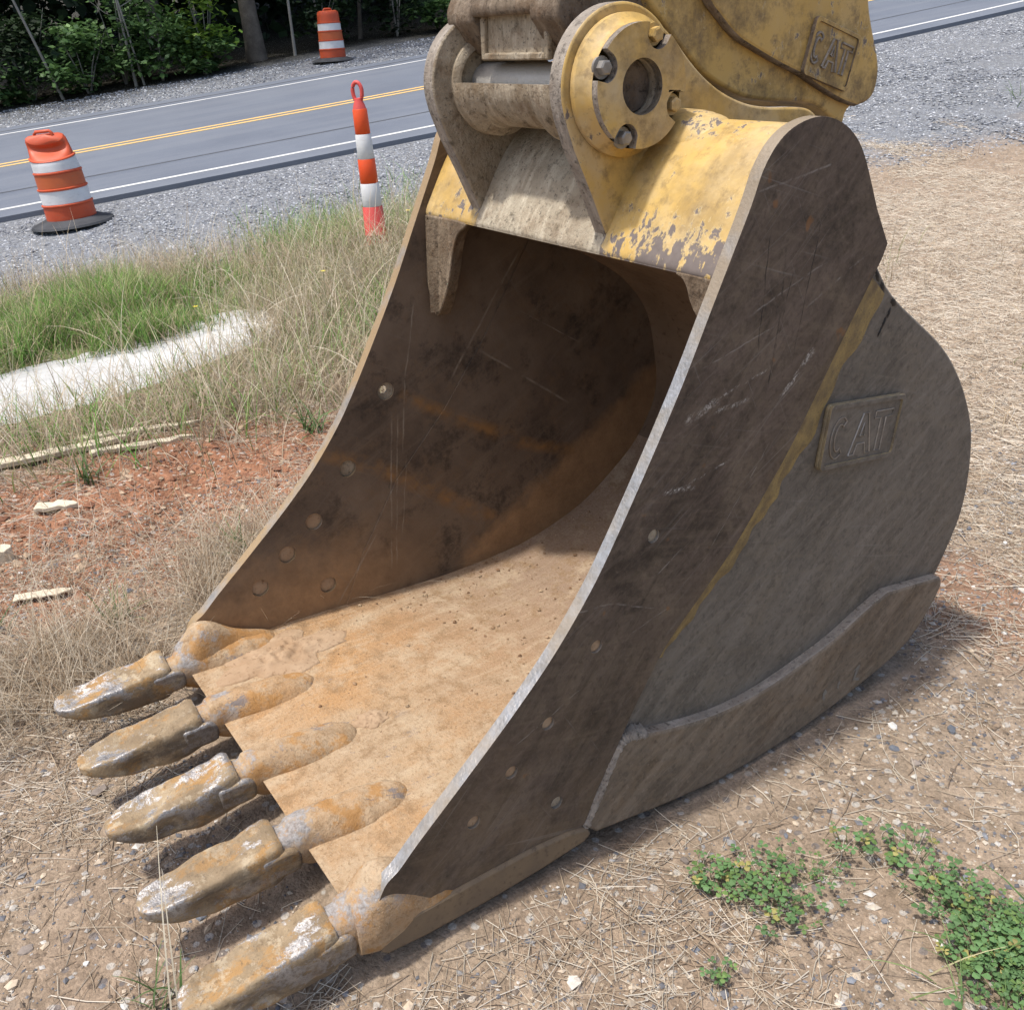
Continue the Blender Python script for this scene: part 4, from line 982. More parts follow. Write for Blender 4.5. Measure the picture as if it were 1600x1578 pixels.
lp = [(math.sin(a) * .040, 0, 1.185 + (.060 if math.cos(a) > 0 else .085) * math.cos(a)) for a in np.linspace(math.radians(-178), math.radians(178), 28)]
V, F = tube_np([(p[0] * .82, p[0] * .57, p[2]) for p in lp], [.0155] * 28, 8); mk('loop_handle', V, F, M_PINK, ch, 60)

# ================================================================== SCATTERED STONES, STRAW AND GRASS
def rotz_np(a):
    c, s_ = np.cos(a), np.sin(a); z = np.zeros_like(a); o = np.ones_like(a)
    return np.stack([np.stack([c, -s_, z], -1), np.stack([s_, c, z], -1), np.stack([z, z, o], -1)], -2)
def ico():
    bm = bmesh.new(); bmesh.ops.create_icosphere(bm, subdivisions=1, radius=1.0)
    V = np.array([v.co[:] for v in bm.verts]); F = np.array([[v.index for v in f_.verts] for f_ in bm.faces]); bm.free(); return V, F
ICO_V0, ICO_F0 = ico()
OCT_V = np.array([(1, 0, 0), (-1, 0, 0), (0, 1, 0), (0, -1, 0), (0, 0, 1), (0, 0, -1.0)]); OCT_F = np.array([(0, 2, 4), (2, 1, 4), (1, 3, 4), (3, 0, 4), (2, 0, 5), (1, 2, 5), (3, 1, 5), (0, 3, 5)])
def stones(name, x, y, r, col, mat, sink=0.3, z=None, flat=0.6, tiny=False):
    ICO_V, ICO_F = (OCT_V, OCT_F) if tiny else (ICO_V0, ICO_F0)
    n = len(x); k = len(ICO_V)
    jit = RNG.uniform(.68, 1.25, (n, k, 1)); sc = np.stack([RNG.uniform(.75, 1.35, n), RNG.uniform(.65, 1.1, n), RNG.uniform(flat * .7, flat * 1.3, n)], 1) * r[:, None]
    V = ICO_V[None] * jit * sc[:, None, :]
    V = np.einsum('nij,nkj->nki', rotz_np(RNG.uniform(0, 6.28, n)), V)
    zz = height(x, y) if z is None else z
    V += np.stack([x, y, zz + sc[:, 2] * (1 - 2 * sink) * .5], 1)[:, None, :]
    F = (ICO_F[None] + (np.arange(n) * k)[:, None, None]).reshape(-1, 3)
    T = np.repeat(col, k, 0)
    return np_mesh(name, V.reshape(-1, 3), F, mat, T)
def blades(name, x, y, L, w, ang, lean, bend, col, mat, seg=3, z=None, lift=0.0):
    """curved ribbons growing from the ground; lean 0 = upright, ~1.5 = lying flat"""
    n = len(x); z0 = (height(x, y) if z is None else z) + lift
    t = np.linspace(0, 1, seg + 1); d = np.stack([np.cos(ang), np.sin(ang)], 1); sd = np.stack([-np.sin(ang), np.cos(ang)], 1)
    P = np.zeros((n, seg + 1, 3)); P[:, 0, 0] = x; P[:, 0, 1] = y; P[:, 0, 2] = z0
    for i in range(1, seg + 1):
        a = np.clip(lean + bend * (t[i] - .5 / seg), 0, 2.6); st = L / seg
        P[:, i, :2] = P[:, i - 1, :2] + (np.sin(a) * st)[:, None] * d; P[:, i, 2] = P[:, i - 1, 2] + np.cos(a) * st
    tw = RNG.uniform(-.7, .7, n); ww = w[:, None] * (1 - .85 * t[None] ** 1.5)
    side = np.concatenate([sd * np.cos(tw)[:, None], np.sin(tw)[:, None]], 1)
    A = P - side[:, None, :] * ww[..., None] * .5; B = P + side[:, None, :] * ww[..., None] * .5
    V = np.stack([A, B], 2).reshape(n, -1, 3); k = V.shape[1]
    q = np.array([[2 * i, 2 * i + 1, 2 * i + 3, 2 * i + 2] for i in range(seg)])
    F = (q[None] + (np.arange(n) * k)[:, None, None]).reshape(-1, 4)
    sh = (0.75 + .35 * t)[None, :, None]
    T = np.repeat((col[:, None, :] * sh), 2, axis=1).reshape(-1, 3)
    return np_mesh(name, V.reshape(-1, 3), F, mat, T)
def lay(name, x, y, L, w, ang, pitch, col, mat, lift):
    """straw lying on the ground: thin three sided sticks with a slight bend, following the terrain"""
    n = len(x); d = np.stack([np.cos(ang), np.sin(ang)], 1); sd = np.stack([-np.sin(ang), np.cos(ang)], 1); bow = RNG.normal(0, .06, n) * L
    P = []
    for t in (-.5, 0, .5):
        px = x + d[:, 0] * L * t + sd[:, 0] * bow * (1 - 4 * t * t); py = y + d[:, 1] * L * t + sd[:, 1] * bow * (1 - 4 * t * t)
        P.append(np.stack([px, py, height(px, py) + lift + L * t * pitch + np.abs(pitch) * L * .25], 1))
    V = []
    for p in P:
        V += [np.concatenate([p[:, :2] - sd * w[:, None] * .5, p[:, 2:]], 1), np.concatenate([p[:, :2], p[:, 2:] + w[:, None] * .8], 1), np.concatenate([p[:, :2] + sd * w[:, None] * .5, p[:, 2:]], 1)]
    V = np.stack(V, 1)
    q = np.array([[0, 1, 4, 3], [1, 2, 5, 4], [3, 4, 7, 6], [4, 5, 8, 7]])
    F = (q[None] + (np.arange(n) * 9)[:, None, None]).reshape(-1, 4)
    return np_mesh(name, V.reshape(-1, 3), F, mat, np.repeat(col, 9, 0))
def inside_bucket(x, y, pad=0.0):
    return (x > -WI - .08 - pad) & (x < .03 + pad) & (y > -.60 - pad) & (y < 1.25 + pad)
def pick(cols, n, jit=.18):
    c = np.array(cols)[RNG.integers(0, len(cols), n)]; return np.clip(c * RNG.uniform(1 - jit, 1 + jit, (n, 1)), 0, .9)
def scatter(n, x0, x1, y0, y1, dens=None, bucket_ok=False):
    x = RNG.uniform(x0, x1, n); y = RNG.uniform(y0, y1, n); k = np.ones(n, bool)
    if dens is not None: k &= RNG.uniform(0, 1, n) < dens(x, y)
    if not bucket_ok: k &= ~inside_bucket(x, y)
    return x[k], y[k]
# wedge of ground the camera sees (with a margin): keeps the counts down
def seen(x, y, mg=0.25):
    px, py, pz = x - CAM.x, y - CAM.y, height(x, y, False) - CAM.z
    d = px * FWD.x + py * FWD.y + pz * FWD.z; u = px * RGT.x + py * RGT.y + pz * RGT.z; v = px * UPV.x + py * UPV.y + pz * UPV.z
    return (d > .2) & (np.abs(u) < d * (.533 + mg)) & (v > -d * (.526 + mg)) & (v < d * (.526 + mg))
M_STONE = mat_vcol('pebble_stone', 0.85, 0.25, 0, 60); M_STRAW = mat_vcol('dry_straw', 0.8, 0.25); M_BLADE = mat_vcol('grass_blade', 0.65, 0.3, 0.3)
STRAW = [(0.50, 0.435, 0.34), (0.43, 0.355, 0.265), (0.56, 0.50, 0.41), (0.36, 0.28, 0.195), (0.28, 0.205, 0.14)]
TANS = [(0.40, 0.33, 0.25), (0.33, 0.26, 0.185), (0.46, 0.40, 0.32), (0.25, 0.185, 0.13), (0.44, 0.41, 0.37), (0.26, 0.25, 0.24), (0.15, 0.15, 0.16)]
GREYS = [(0.18, 0.192, 0.215), (0.25, 0.262, 0.288), (0.33, 0.345, 0.37), (0.11, 0.118, 0.14), (0.21, 0.22, 0.24), (0.48, 0.49, 0.505)]
GREEN = [(0.13, 0.25, 0.05), (0.18, 0.32, 0.07), (0.09, 0.18, 0.04), (0.23, 0.34, 0.085)]
DRY = [(0.46, 0.37, 0.24), (0.40, 0.30, 0.18), (0.54, 0.46, 0.32), (0.33, 0.23, 0.14), (0.42, 0.33, 0.24)]

# fine pebbles close by
x, y = scatter(330000, -2.6, 1.5, -1.9, 3.2); k = seen(x, y); x, y = x[k], y[k]
k = RNG.uniform(0, 1, len(x)) < -.05 + 1.0 * fbm(x * 2.4, y * 2.4, 71, 3); x, y = x[k][:90000], y[k][:90000]; print('pebbles', len(x))
r = np.minimum(RNG.lognormal(math.log(.0032), .5, len(x)), .012)
o = stones('pebbles', x, y, r, pick(TANS + [(0.14, 0.11, 0.085), (0.19, 0.14, 0.10), (0.13, 0.13, 0.14)], len(x), .3), M_STONE, .15, None, .55, True); tag(o, 'small tan and grey pebbles strewn over the dry soil', 'pebbles', kind='stuff')
x, y = scatter(2600, -2.4, 1.4, -1.8, 3.0); k = seen(x, y); x, y = x[k][:620], y[k][:620]
o = stones('loose_stones', x, y, np.minimum(RNG.lognormal(math.log(.009), .4, len(x)), .024), pick([(0.13, 0.14, 0.16), (0.20, 0.21, 0.23), (0.5, 0.46, 0.40), (0.42, 0.34, 0.25), (0.58, 0.56, 0.52), (0.24, 0.20, 0.17)], len(x)), M_STONE, .35)
tag(o, 'loose dark and pale stones among the pebbles', 'stones', kind='stuff')
# crushed gravel of the shoulder and the lot
def gdens(x, y):
    v, s_ = road_vs(x, y); gl_ = -4.3 + 2.2 * (fbm(x * .8, y * .8, 40, 4) - .5) - 1.0 * smooth(3, 7, s_)
    return smooth(gl_ - .7, gl_ + .3, v) * (v < -.5)
x, y = scatter(150000, -13, -2, -1.5, 18, gdens); k = seen(x, y, .1); x, y = x[k][:60000], y[k][:60000]
o = stones('crushed_gravel', x, y, RNG.uniform(.008, .021, len(x)), pick(GREYS, len(x)), M_STONE, .3, None, .5, True); tag(o, 'grey crushed gravel of the road shoulder', 'gravel', kind='stuff')
x, y = scatter(60000, -24, -13, -2, 16, lambda x, y: ((road_vs(x, y)[0] > 6.98) & (road_vs(x, y)[0] < 9.9)).astype(float)); k = seen(x, y, .1); x, y = x[k][:12000], y[k][:12000]
o = stones('crushed_gravel', x, y, RNG.uniform(.010, .024, len(x)), pick(GREYS, len(x)), M_STONE, .25); tag(o, 'pale gravel verge between road and dark wood', 'gravel', kind='stuff')
# clay crumbs on the red patch
x, y = scatter(16000, -3.9, -1.7, -1.6, 1.4, lambda x, y: np.exp(-(((x + 2.75) / .8) ** 2 + ((y + .2) / 1.0) ** 2)))
o = stones('clay_crumbs', x, y, np.minimum(RNG.lognormal(math.log(.0065), .6, len(x)), .026), pick([(0.24, 0.115, 0.066), (0.19, 0.088, 0.05), (0.30, 0.17, 0.105), (0.38, 0.28, 0.19)], len(x)), M_STONE, .3, None, .6, True)
tag(o, 'crumbled red clay lumps on the bare patch', 'clay', kind='stuff')
# straw and dead stems lying about
x, y = scatter(90000, -3.6, 1.5, -1.9, 3.2, lambda x, y: (.2 + .8 * smooth(.42, .60, fbm(x * 1.7, y * 1.7, 81, 3))) * (1 - .8 * np.exp(-(((x + 2.75) / .75) ** 2 + ((y + .2) / 1.0) ** 2)))); k = seen(x, y); x, y = x[k][:30000], y[k][:30000]
n = len(x); o = lay('scattered_straw', x, y, RNG.uniform(.02, .11, n) * RNG.choice([.6, 1, 1.6], n), RNG.uniform(.0010, .0022, n), RNG.uniform(0, 3.15, n), RNG.normal(0, .10, n), pick(STRAW, n), M_STRAW, .003)
tag(o, 'dry straw and dead stems scattered over the soil', 'straw', kind='stuff')
sd_ = lambda x, y: smooth(.25, .7, 1.15 * np.exp(-(((x + 2.4) / 2.9) ** 2 + ((y - 5.6) / 3.8) ** 2)) + 1.3 * (fbm(x * 1.9, y * 1.9, 91, 4) - .5))
x, y = scatter(220000, -6.5, 1.2, 1.4, 11, sd_); k = seen(x, y, .1); x, y = x[k][:46000], y[k][:46000]
n = len(x); o = lay('straw_mulch', x, y, RNG.uniform(.03, .15, n), RNG.uniform(.0014, .0034, n), RNG.uniform(0, 3.15, n), RNG.normal(0, .16, n), pick([(0.50, 0.43, 0.34), (0.42, 0.345, 0.26), (0.57, 0.505, 0.41), (0.32, 0.245, 0.175)], n), M_STRAW, .005)
tag(o, 'pale straw mulch spread over the ground behind the bucket', 'straw', kind='stuff')
x, y = scatter(9000, -5.5, 1.0, 3.0, 9.5, lambda x, y: sd_(x, y) * smooth(.5, .62, fbm(x * .9, y * .9, 95, 3))); n = len(x)
o = blades('dry_stubble', x, y, RNG.uniform(.06, .22, n), RNG.uniform(.002, .004, n), RNG.uniform(0, 6.28, n), RNG.uniform(.3, 1.1, n), RNG.uniform(0, 1.0, n), pick(DRY, n), M_BLADE)
tag(o, 'dry stubble standing up out of the straw', 'stubble', kind='stuff')

# ---- standing grass: density fields
def no_chan(x, y): return 1 - .97 * np.exp(-((x - chan_c(y)) / .60) ** 6) * (y < 1.0 + .5 * (fbm(x * 3, y * 3, 12, 3) - .5))
def d_green(x, y):
    v, s_ = road_vs(x, y); a = smooth(-6.75, -6.3, v) * (1 - smooth(-4.9, -4.2, v + .8 * (fbm(x, y, 5, 3) - .5))) * (1 - smooth(.9, 1.8, y))
    return a * (.12 + .88 * smooth(.40, .58, fbm(x * 2.3, y * 2.3, 15, 3)))
def d_green2(x, y):
    b = 1.0 * np.exp(-(((x + 7.3) / .8) ** 2 + ((y - 2.75) / .5) ** 2)) + .9 * np.exp(-(((x + 4.0) / .45) ** 2 + ((y - 1.75) / .42) ** 2)) + .5 * np.exp(-(((x + 6.3) / 1.5) ** 2 + ((y - 4.3) / .9) ** 2)) + .30 * np.exp(-(((x + 3.7) / .5) ** 2 + ((y - .1) / .9) ** 2))
    return np.clip(b, 0, 1) * no_chan(x, y)
def d_dry(x, y):
    v, s_ = road_vs(x, y)
    a = (.26 * smooth(-9.1, -8.3, v) * (1 - smooth(-7.2, -6.6, v)) + smooth(-5.6, -4.8, v)) * (1 - smooth(-4.3, -3.0, v)) * (1 - smooth(3.6, 5.0, s_))
    far = np.exp(-(((x + 4.6) / 1.7) ** 2 + ((y - 2.7) / 1.5) ** 2)) + .8 * np.exp(-(((x + 3.6) / .5) ** 2 + ((y - .7) / 1.4) ** 2)) + 1.2 * np.exp(-(((x + 4.95) / .45) ** 2 + ((y - 1.25) / .35) ** 2)) + .3 * np.exp(-(((x + 4.35) / .25) ** 2 + ((y - .1) / .9) ** 2))
    return np.clip(a * (.25 + .75 * smooth(.38, .62, fbm(x * 1.1, y * 1.1, 33, 3))) + .8 * far, 0, 1) * no_chan(x, y)
def d_near(x, y):
    a = np.exp(-(((x + 1.65) / .45) ** 2 + ((y + .55) / .75) ** 2)) + .95 * np.exp(-(((x + 1.75) / .38) ** 2 + ((y - .3) / .8) ** 2))
    return np.clip(a * (.15 + .85 * smooth(.38, .6, fbm(x * 2.0, y * 2.0, 37, 3))), 0, 1)
x, y = scatter(100000, -8.5, -4.9, -3.2, 2.4, d_green); n = len(x)
o = blades('green_grass', x, y, RNG.uniform(.10, .20, n) + .30 * smooth(.35, .7, fbm(x * 1.7, y * 1.7, 19, 3)) * RNG.uniform(.5, 1, n), RNG.uniform(.004, .009, n), RNG.uniform(0, 6.28, n), RNG.uniform(.05, .5, n), RNG.uniform(.2, 1.3, n), pick(GREEN + GREEN[:2] + [(0.30, 0.30, 0.13), (0.48, 0.40, 0.27), (0.42, 0.34, 0.2)], n), M_BLADE)
tag(o, 'dense green grass bank above the concrete drain', 'grass', kind='stuff')
x, y = scatter(60000, -9, -3, -1.2, 5.5, d_green2); n = len(x); print('green2', n)
o = blades('green_grass', x, y, RNG.uniform(.10, .34, n), RNG.uniform(.004, .009, n), RNG.uniform(0, 6.28, n), RNG.uniform(.05, .6, n), RNG.uniform(.2, 1.3, n), pick([(0.15, 0.31, 0.06), (0.19, 0.36, 0.08), (0.12, 0.24, 0.05), (0.30, 0.36, 0.13)], n), M_BLADE)
tag(o, 'bright green grass tufts around the channelizer post and verge', 'grass', kind='stuff')
x, y = scatter(190000, -9.0, -2.6, -2.6, 6.5, d_dry); n = len(x); print('dry', n); x, y = x[:38000], y[:38000]; n = len(x)
o = blades('dry_grass', x, y, RNG.uniform(.10, .44, n), RNG.uniform(.0022, .0052, n), RNG.uniform(0, 6.28, n), RNG.uniform(.05, .7, n), RNG.uniform(-.1, 1.7, n), pick([(0.50, 0.41, 0.28), (0.56, 0.48, 0.35), (0.44, 0.34, 0.23), (0.60, 0.53, 0.40), (0.36, 0.27, 0.18), (0.27, 0.28, 0.12)], n), M_BLADE, 4)
tag(o, 'tall wispy dry grass along the ditch and verge', 'grass', kind='stuff')
x, y = scatter(9000, -8.0, -2.9, -1.6, 5.2, d_dry); x, y = x[:1500], y[:1500]; n = len(x)
o = blades('seed_stems', x, y, RNG.uniform(.35, .80, n), RNG.uniform(.0032, .0055, n), RNG.uniform(0, 6.28, n), RNG.uniform(.05, .55, n), RNG.uniform(.2, 1.5, n), pick([(0.60, 0.52, 0.38), (0.66, 0.59, 0.46), (0.50, 0.40, 0.27)], n), M_BLADE, 6)
tag(o, 'long arching pale seed stems above the dry grass', 'grass', kind='stuff')
x, y = scatter(60000, -3.0, -1.2, -1.7, 1.6, d_near); n = len(x); print('near', n); x, y = x[:9000], y[:9000]; n = len(x)
o = blades('dry_grass', x, y, RNG.uniform(.08, .36, n), RNG.uniform(.0016, .0032, n), RNG.uniform(0, 6.28, n), RNG.uniform(.2, 1.3, n), RNG.uniform(0, 1.2, n), pick([(0.50, 0.42, 0.31), (0.44, 0.34, 0.23), (0.56, 0.49, 0.38), (0.34, 0.25, 0.16)], n), M_BLADE, 4)
tag(o, 'tangled dead grass beside the far wall of the bucket', 'grass', kind='stuff')

# ---- individual weeds and clover
def clover_plant(n_leaf, spread, seed, hgt=.06):
    rr = random.Random(seed); V = []; F = []; T = []; SV = []; SF = []
    for i in range(n_leaf):
        a = rr.uniform(0, 6.28); d = spread * math.sqrt(rr.random()); h = hgt * rr.uniform(.4, 1.0); c = Vector((d * math.cos(a), d * math.sin(a), h))
        tw = rr.uniform(0, 6.28); s_ = rr.uniform(.007, .019); tilt = rr.uniform(-.5, .5); g = rr.uniform(.75, 1.25); col = (0.105 * g, 0.195 * g, 0.070 * g) if rr.random() < .7 else ((0.13 * g, 0.21 * g, 0.06 * g) if rr.random() < .8 else (0.30 * g, 0.27 * g, 0.09 * g))
        for k in range(3):
            b = tw + k * 2.094; dx = Vector((math.cos(b), math.sin(b), 0)); sd = Vector((-dx.y, dx.x, 0)); o_ = len(V)
            V += [c, c + dx * s_ * .55 - sd * s_ * .45 + Vector((0, 0, .003 + tilt * .004)), c + dx * s_ * 1.0 - sd * s_ * .22 + Vector((0, 0, tilt * .008)), c + dx * s_ * 1.0 + sd * s_ * .22 + Vector((0, 0, tilt * .008)), c + dx * s_ * .55 + sd * s_ * .45 + Vector((0, 0, .003 + tilt * .004))]
            F.append((o_, o_ + 1, o_ + 2, o_ + 3, o_ + 4)); T += [col + (1,)] * 5
        o_ = len(SV); p0 = Vector((d * .5 * math.cos(a), d * .5 * math.sin(a), -.01)); w = Vector((.0009, .0009, 0))
        SV += [p0 - w, p0 + w, c + w * .6, c - w * .6]; SF.append((o_, o_ + 1, o_ + 2, o_ + 3))
    return V, F, T, SV, SF
M_LEAF = mat_vcol('clover_leaf', 0.6, 0.35, 0.25); M_STEM = mat_simple('green_stem', (0.10, 0.15, 0.05), (0.14, 0.17, 0.07), 20, 0.7)
protos = []
for k in range(5):
    V, F, T, SV, SF = clover_plant(11 + 4 * k, .050 + .015 * k, 50 + k)
    protos.append((V, F, T, SV, SF))
def weed(x, y, k, sc, rot, label, group):
    e = empty('clover_plant', (x, y, ground_at(x, y)), (0, 0, rot)); e.scale = (sc,) * 3
    if 'me' not in globals().setdefault('_cl', {}).get(k, {}):
        V, F, T, SV, SF = protos[k]
        a = mk('leaves', V, F, M_LEAF, e, None, None, None, 2, T); b = mk('stems', SV, SF, M_STEM, e, None)
        _cl[k] = {'me': (a.data, b.data)}
    else:
        for nm, me in zip(('leaves', 'stems'), _cl[k]['me']):
            c = bpy.data.objects.new(nm, me); COL.objects.link(c); c.parent = e
    tag(e, label, 'clover', group)
rr = random.Random(99)
ORD = ['leftmost', 'second', 'third', 'fourth', 'fifth', 'sixth', 'seventh', 'eighth', 'ninth', 'tenth', 'eleventh', 'twelfth']
def clump(n, cx, cy, sx, sy, label, group):
    sp_ = [(cx + rr.gauss(0, sx), cy + rr.gauss(0, sy), rr.randrange(5), rr.uniform(.6, 1.0), rr.uniform(0, 6.28)) for i in range(n)]
    sp_.sort(key=lambda q: (Vector((q[0], q[1], -.07)) - CAM).dot(RGT) / (Vector((q[0], q[1], -.07)) - CAM).dot(FWD))
    for i, q in enumerate(sp_):
        weed(*q, label if n > 12 else (ORD[i] + (' ' if i == 0 else ' from left, ') + label), group)
clump(24, .755, .49, .05, .075, 'low green clover plant in the dense patch at the lower right corner', 'clover of the dense patch')
clump(5, .56, .58, .05, .05, 'clover plant in straw left of the dense patch', 'scattered clover in straw')
clump(8, .32, .32, .085, .10, 'small clover plant on bare soil below the wear plate', 'clover on bare soil')
weed(.21, .20, 1, .8, 1.0, 'lone tiny clover seedling nearest the side plate', 'lone clover seedlings'); weed(.40, .02, 0, .7, 2.0, 'lone tiny clover seedling at the bottom edge', 'lone clover seedlings')
def tuft(name, x, y, n, L, w, cols, label, cat, group=None, lean=(.1, .8), spread=.03, seg=4, bend=(.2, 1.2)):
    a = RNG.uniform(0, 6.28, n); px = x + RNG.normal(0, spread, n); py = y + RNG.normal(0, spread, n)
    o = blades(name, px, py, RNG.uniform(L * .55, L, n), RNG.uniform(w * .7, w, n), a, RNG.uniform(*lean, n), RNG.uniform(*bend, n), pick(cols, n), M_BLADE, seg)
    return tag(o, label, cat, group)
tuft('grass_tuft', -.215, -.905, 16, .13, .007, [(0.09, 0.16, 0.05), (0.12, 0.19, 0.07)], 'broad green grass tuft in front of the nearest tooth', 'grass tuft')
tuft('grass_tuft', .74, .42, 26, .17, .005, [(0.20, 0.26, 0.10), (0.14, 0.22, 0.07), (0.4, 0.36, 0.2)], 'thin grass tuft mixed with the clover at the lower right corner', 'grass tuft', None, (.2, 1.1), .05)
tuft('grass_tuft', .78, .62, 22, .20, .008, [(0.09, 0.18, 0.05), (0.13, 0.22, 0.07)], 'broad bladed grass growing through the clover patch', 'grass tuft')
tuft('grass_tuft', -1.98, -.98, 26, .16, .010, [(0.08, 0.14, 0.05), (0.10, 0.17, 0.06)], 'dark green broadleaf tuft at the left edge before the teeth', 'grass tuft')
tuft('grass_tuft', -1.75, -.62, 22, .16, .009, [(0.09, 0.15, 0.05), (0.13, 0.19, 0.07)], 'green grass tuft left of the far tooth', 'grass tuft')
tuft('grass_tuft', -1.95, -.10, 26, .20, .009, [(0.08, 0.15, 0.05), (0.12, 0.18, 0.06)], 'dark green weed tuft beside the far side plate', 'grass tuft')
tuft('grass_tuft', -2.95, .62, 30, .24, .010, [(0.10, 0.19, 0.06), (0.14, 0.23, 0.08)], 'leafy green tuft behind the red clay near the far plate', 'grass tuft')
tuft('grass_tuft', -3.05, -.42, 24, .20, .009, [(0.10, 0.17, 0.05), (0.14, 0.20, 0.08)], 'green tuft growing by the broken boards', 'grass tuft')
tuft('grass_tuft', -1.2, 3.9, 14, .12, .006, [(0.22, 0.30, 0.09), (0.26, 0.33, 0.10)], 'small yellow green tuft alone in the pale straw', 'grass tuft')
tuft('grass_tuft', -5.3, 11.2, 60, .30, .012, [(0.12, 0.22, 0.06), (0.16, 0.26, 0.08)], 'green tuft at the right edge of the gravel lot', 'grass tuft', None, (.1, .8), .16)
# two dead stems rising in front of the teeth
for (px, py, L_, a, ln, lab) in ((-.145, -.92, .42, 2.55, .30, 'tall dead straw stem crossing in front of the fourth tooth'), (-.17, -.90, .30, 2.7, .36, 'shorter dead straw stem leaning toward the fourth tooth')):
    o = blades('straw_stem', np.array([px]), np.array([py]), np.array([L_]), np.array([.0042]), np.array([a]), np.array([ln]), np.array([.12]), np.array([[.56, .50, .38]]), M_STRAW, 5); tag(o, lab, 'straw stem')
# yellow wild flowers
M_FLW = mat_simple('yellow_petal', (0.75, 0.58, 0.03), (0.82, 0.66, 0.06), 30, 0.6)
flw = [(-1.78, .12, .24, 'yellow wildflower beside the far plate, higher of two'), (-1.62, -.12, .17, 'yellow wildflower low beside the far plate'), (-4.3, 1.35, .42, 'yellow wildflower above the end of the drain'), (-5.2, 3.1, .42, 'yellow wildflower right of the channelizer post'), (-4.6, .62, .36, 'yellow wildflower hanging over the concrete drain'), (-4.9, 2.3, .45, 'yellow wildflower in tall dry grass below the channelizer post')]
for (px, py, h, lab) in flw:
    z0 = ground_at(px, py); e = empty('wildflower', (px, py, z0)); tag(e, lab, 'wildflower', 'yellow wildflowers in the dry grass')
    V, F = tube_np([(0, 0, -.01), (.01, .0, h * .5), (.0, .01, h)], [.0016, .0014, .001], 5); mk('stem', V, F, M_STEM, e, 60)
    V = [(0, .01, h + .004)]; F = []
    for k in range(8):
        a = 2 * math.pi * k / 8; V += [(.004 * math.cos(a - .3), .01 + .004 * math.sin(a - .3), h + .003), (.016 * math.cos(a - .18), .01 + .016 * math.sin(a - .18), h + .007), (.016 * math.cos(a + .18), .01 + .016 * math.sin(a + .18), h + .007), (.004 * math.cos(a + .3), .01 + .004 * math.sin(a + .3), h + .003)]; F.append((1 + 4 * k, 2 + 4 * k, 3 + 4 * k, 4 + 4 * k))
    mk('flower_head', V, F, M_FLW, e, None)
# broken boards and splinters
M_WOOD = mat_simple('weathered_pale_wood', (0.50, 0.43, 0.31), (0.62, 0.55, 0.42), 14, 0.85, bump=0.5, c3=(0.3, 0.24, 0.17))
def board(x0, y0, x1, y1, w, t, label, name='broken_board', lift=.02):
    d = Vector((x1 - x0, y1 - y0)); L = d.length; d /= L; sd = Vector((-d.y, d.x)); V = []; n = 9
    for i in range(n):
        u = i / (n - 1); cx = x0 + d.x * L * u; cy = y0 + d.y * L * u; z = ground_at(cx, cy) * .5 + (ground_at(x0, y0) * (1 - u) + ground_at(x1, y1) * u) * .5 + lift
        ww = w * (1 - .75 * max(0, (u - .8) / .2)) * (1 + .05 * math.sin(i * 2.1 + x0 * 9)); 
        for (a, b) in ((-1, 0), (-1, 1), (1, 1), (1, 0)): V.append((cx + sd.x * a * ww / 2, cy + sd.y * a * ww / 2, z + (b - .35) * t + .002 * math.sin(i * 3 + a)))
    F = [(i * 4 + j, i * 4 + (j + 1) % 4, (i + 1) * 4 + (j + 1) % 4, (i + 1) * 4 + j) for i in range(n - 1) for j in range(4)] + [(0, 1, 2, 3), tuple((n - 1) * 4 + k for k in range(4))]
    return tag(mk(name, V, F, M_WOOD, None, 40, None, .003), label, 'board', 'broken pale boards beside the red clay')
board(-3.50, -.85, -3.42, -.12, .07, .025, 'longest pale split board at the left edge behind red clay')
board(-3.62, -.35, -3.40, .10, .05, .02, 'pale splintered board behind the long split board')
board(-3.30, -.35, -3.22, .12, .045, .02, 'pale split board nearest the red clay, in line with the long one')
board(-3.45, .02, -3.42, .22, .025, .015, 'short dark ended splinter beyond the pale boards')
board(-2.86, -.67, -2.78, -.52, .06, .02, 'short pale wood chip lying on the red clay', 'wood_chip')
board(-2.13, -.88, -2.06, -.70, .045, .008, 'thin curved bark strip at the left edge below the clay', 'wood_chip')
board(-2.52, -.92, -2.50, -.82, .07, .06, 'stubby grey wood block at the left edge on the clay', 'wood_chip')

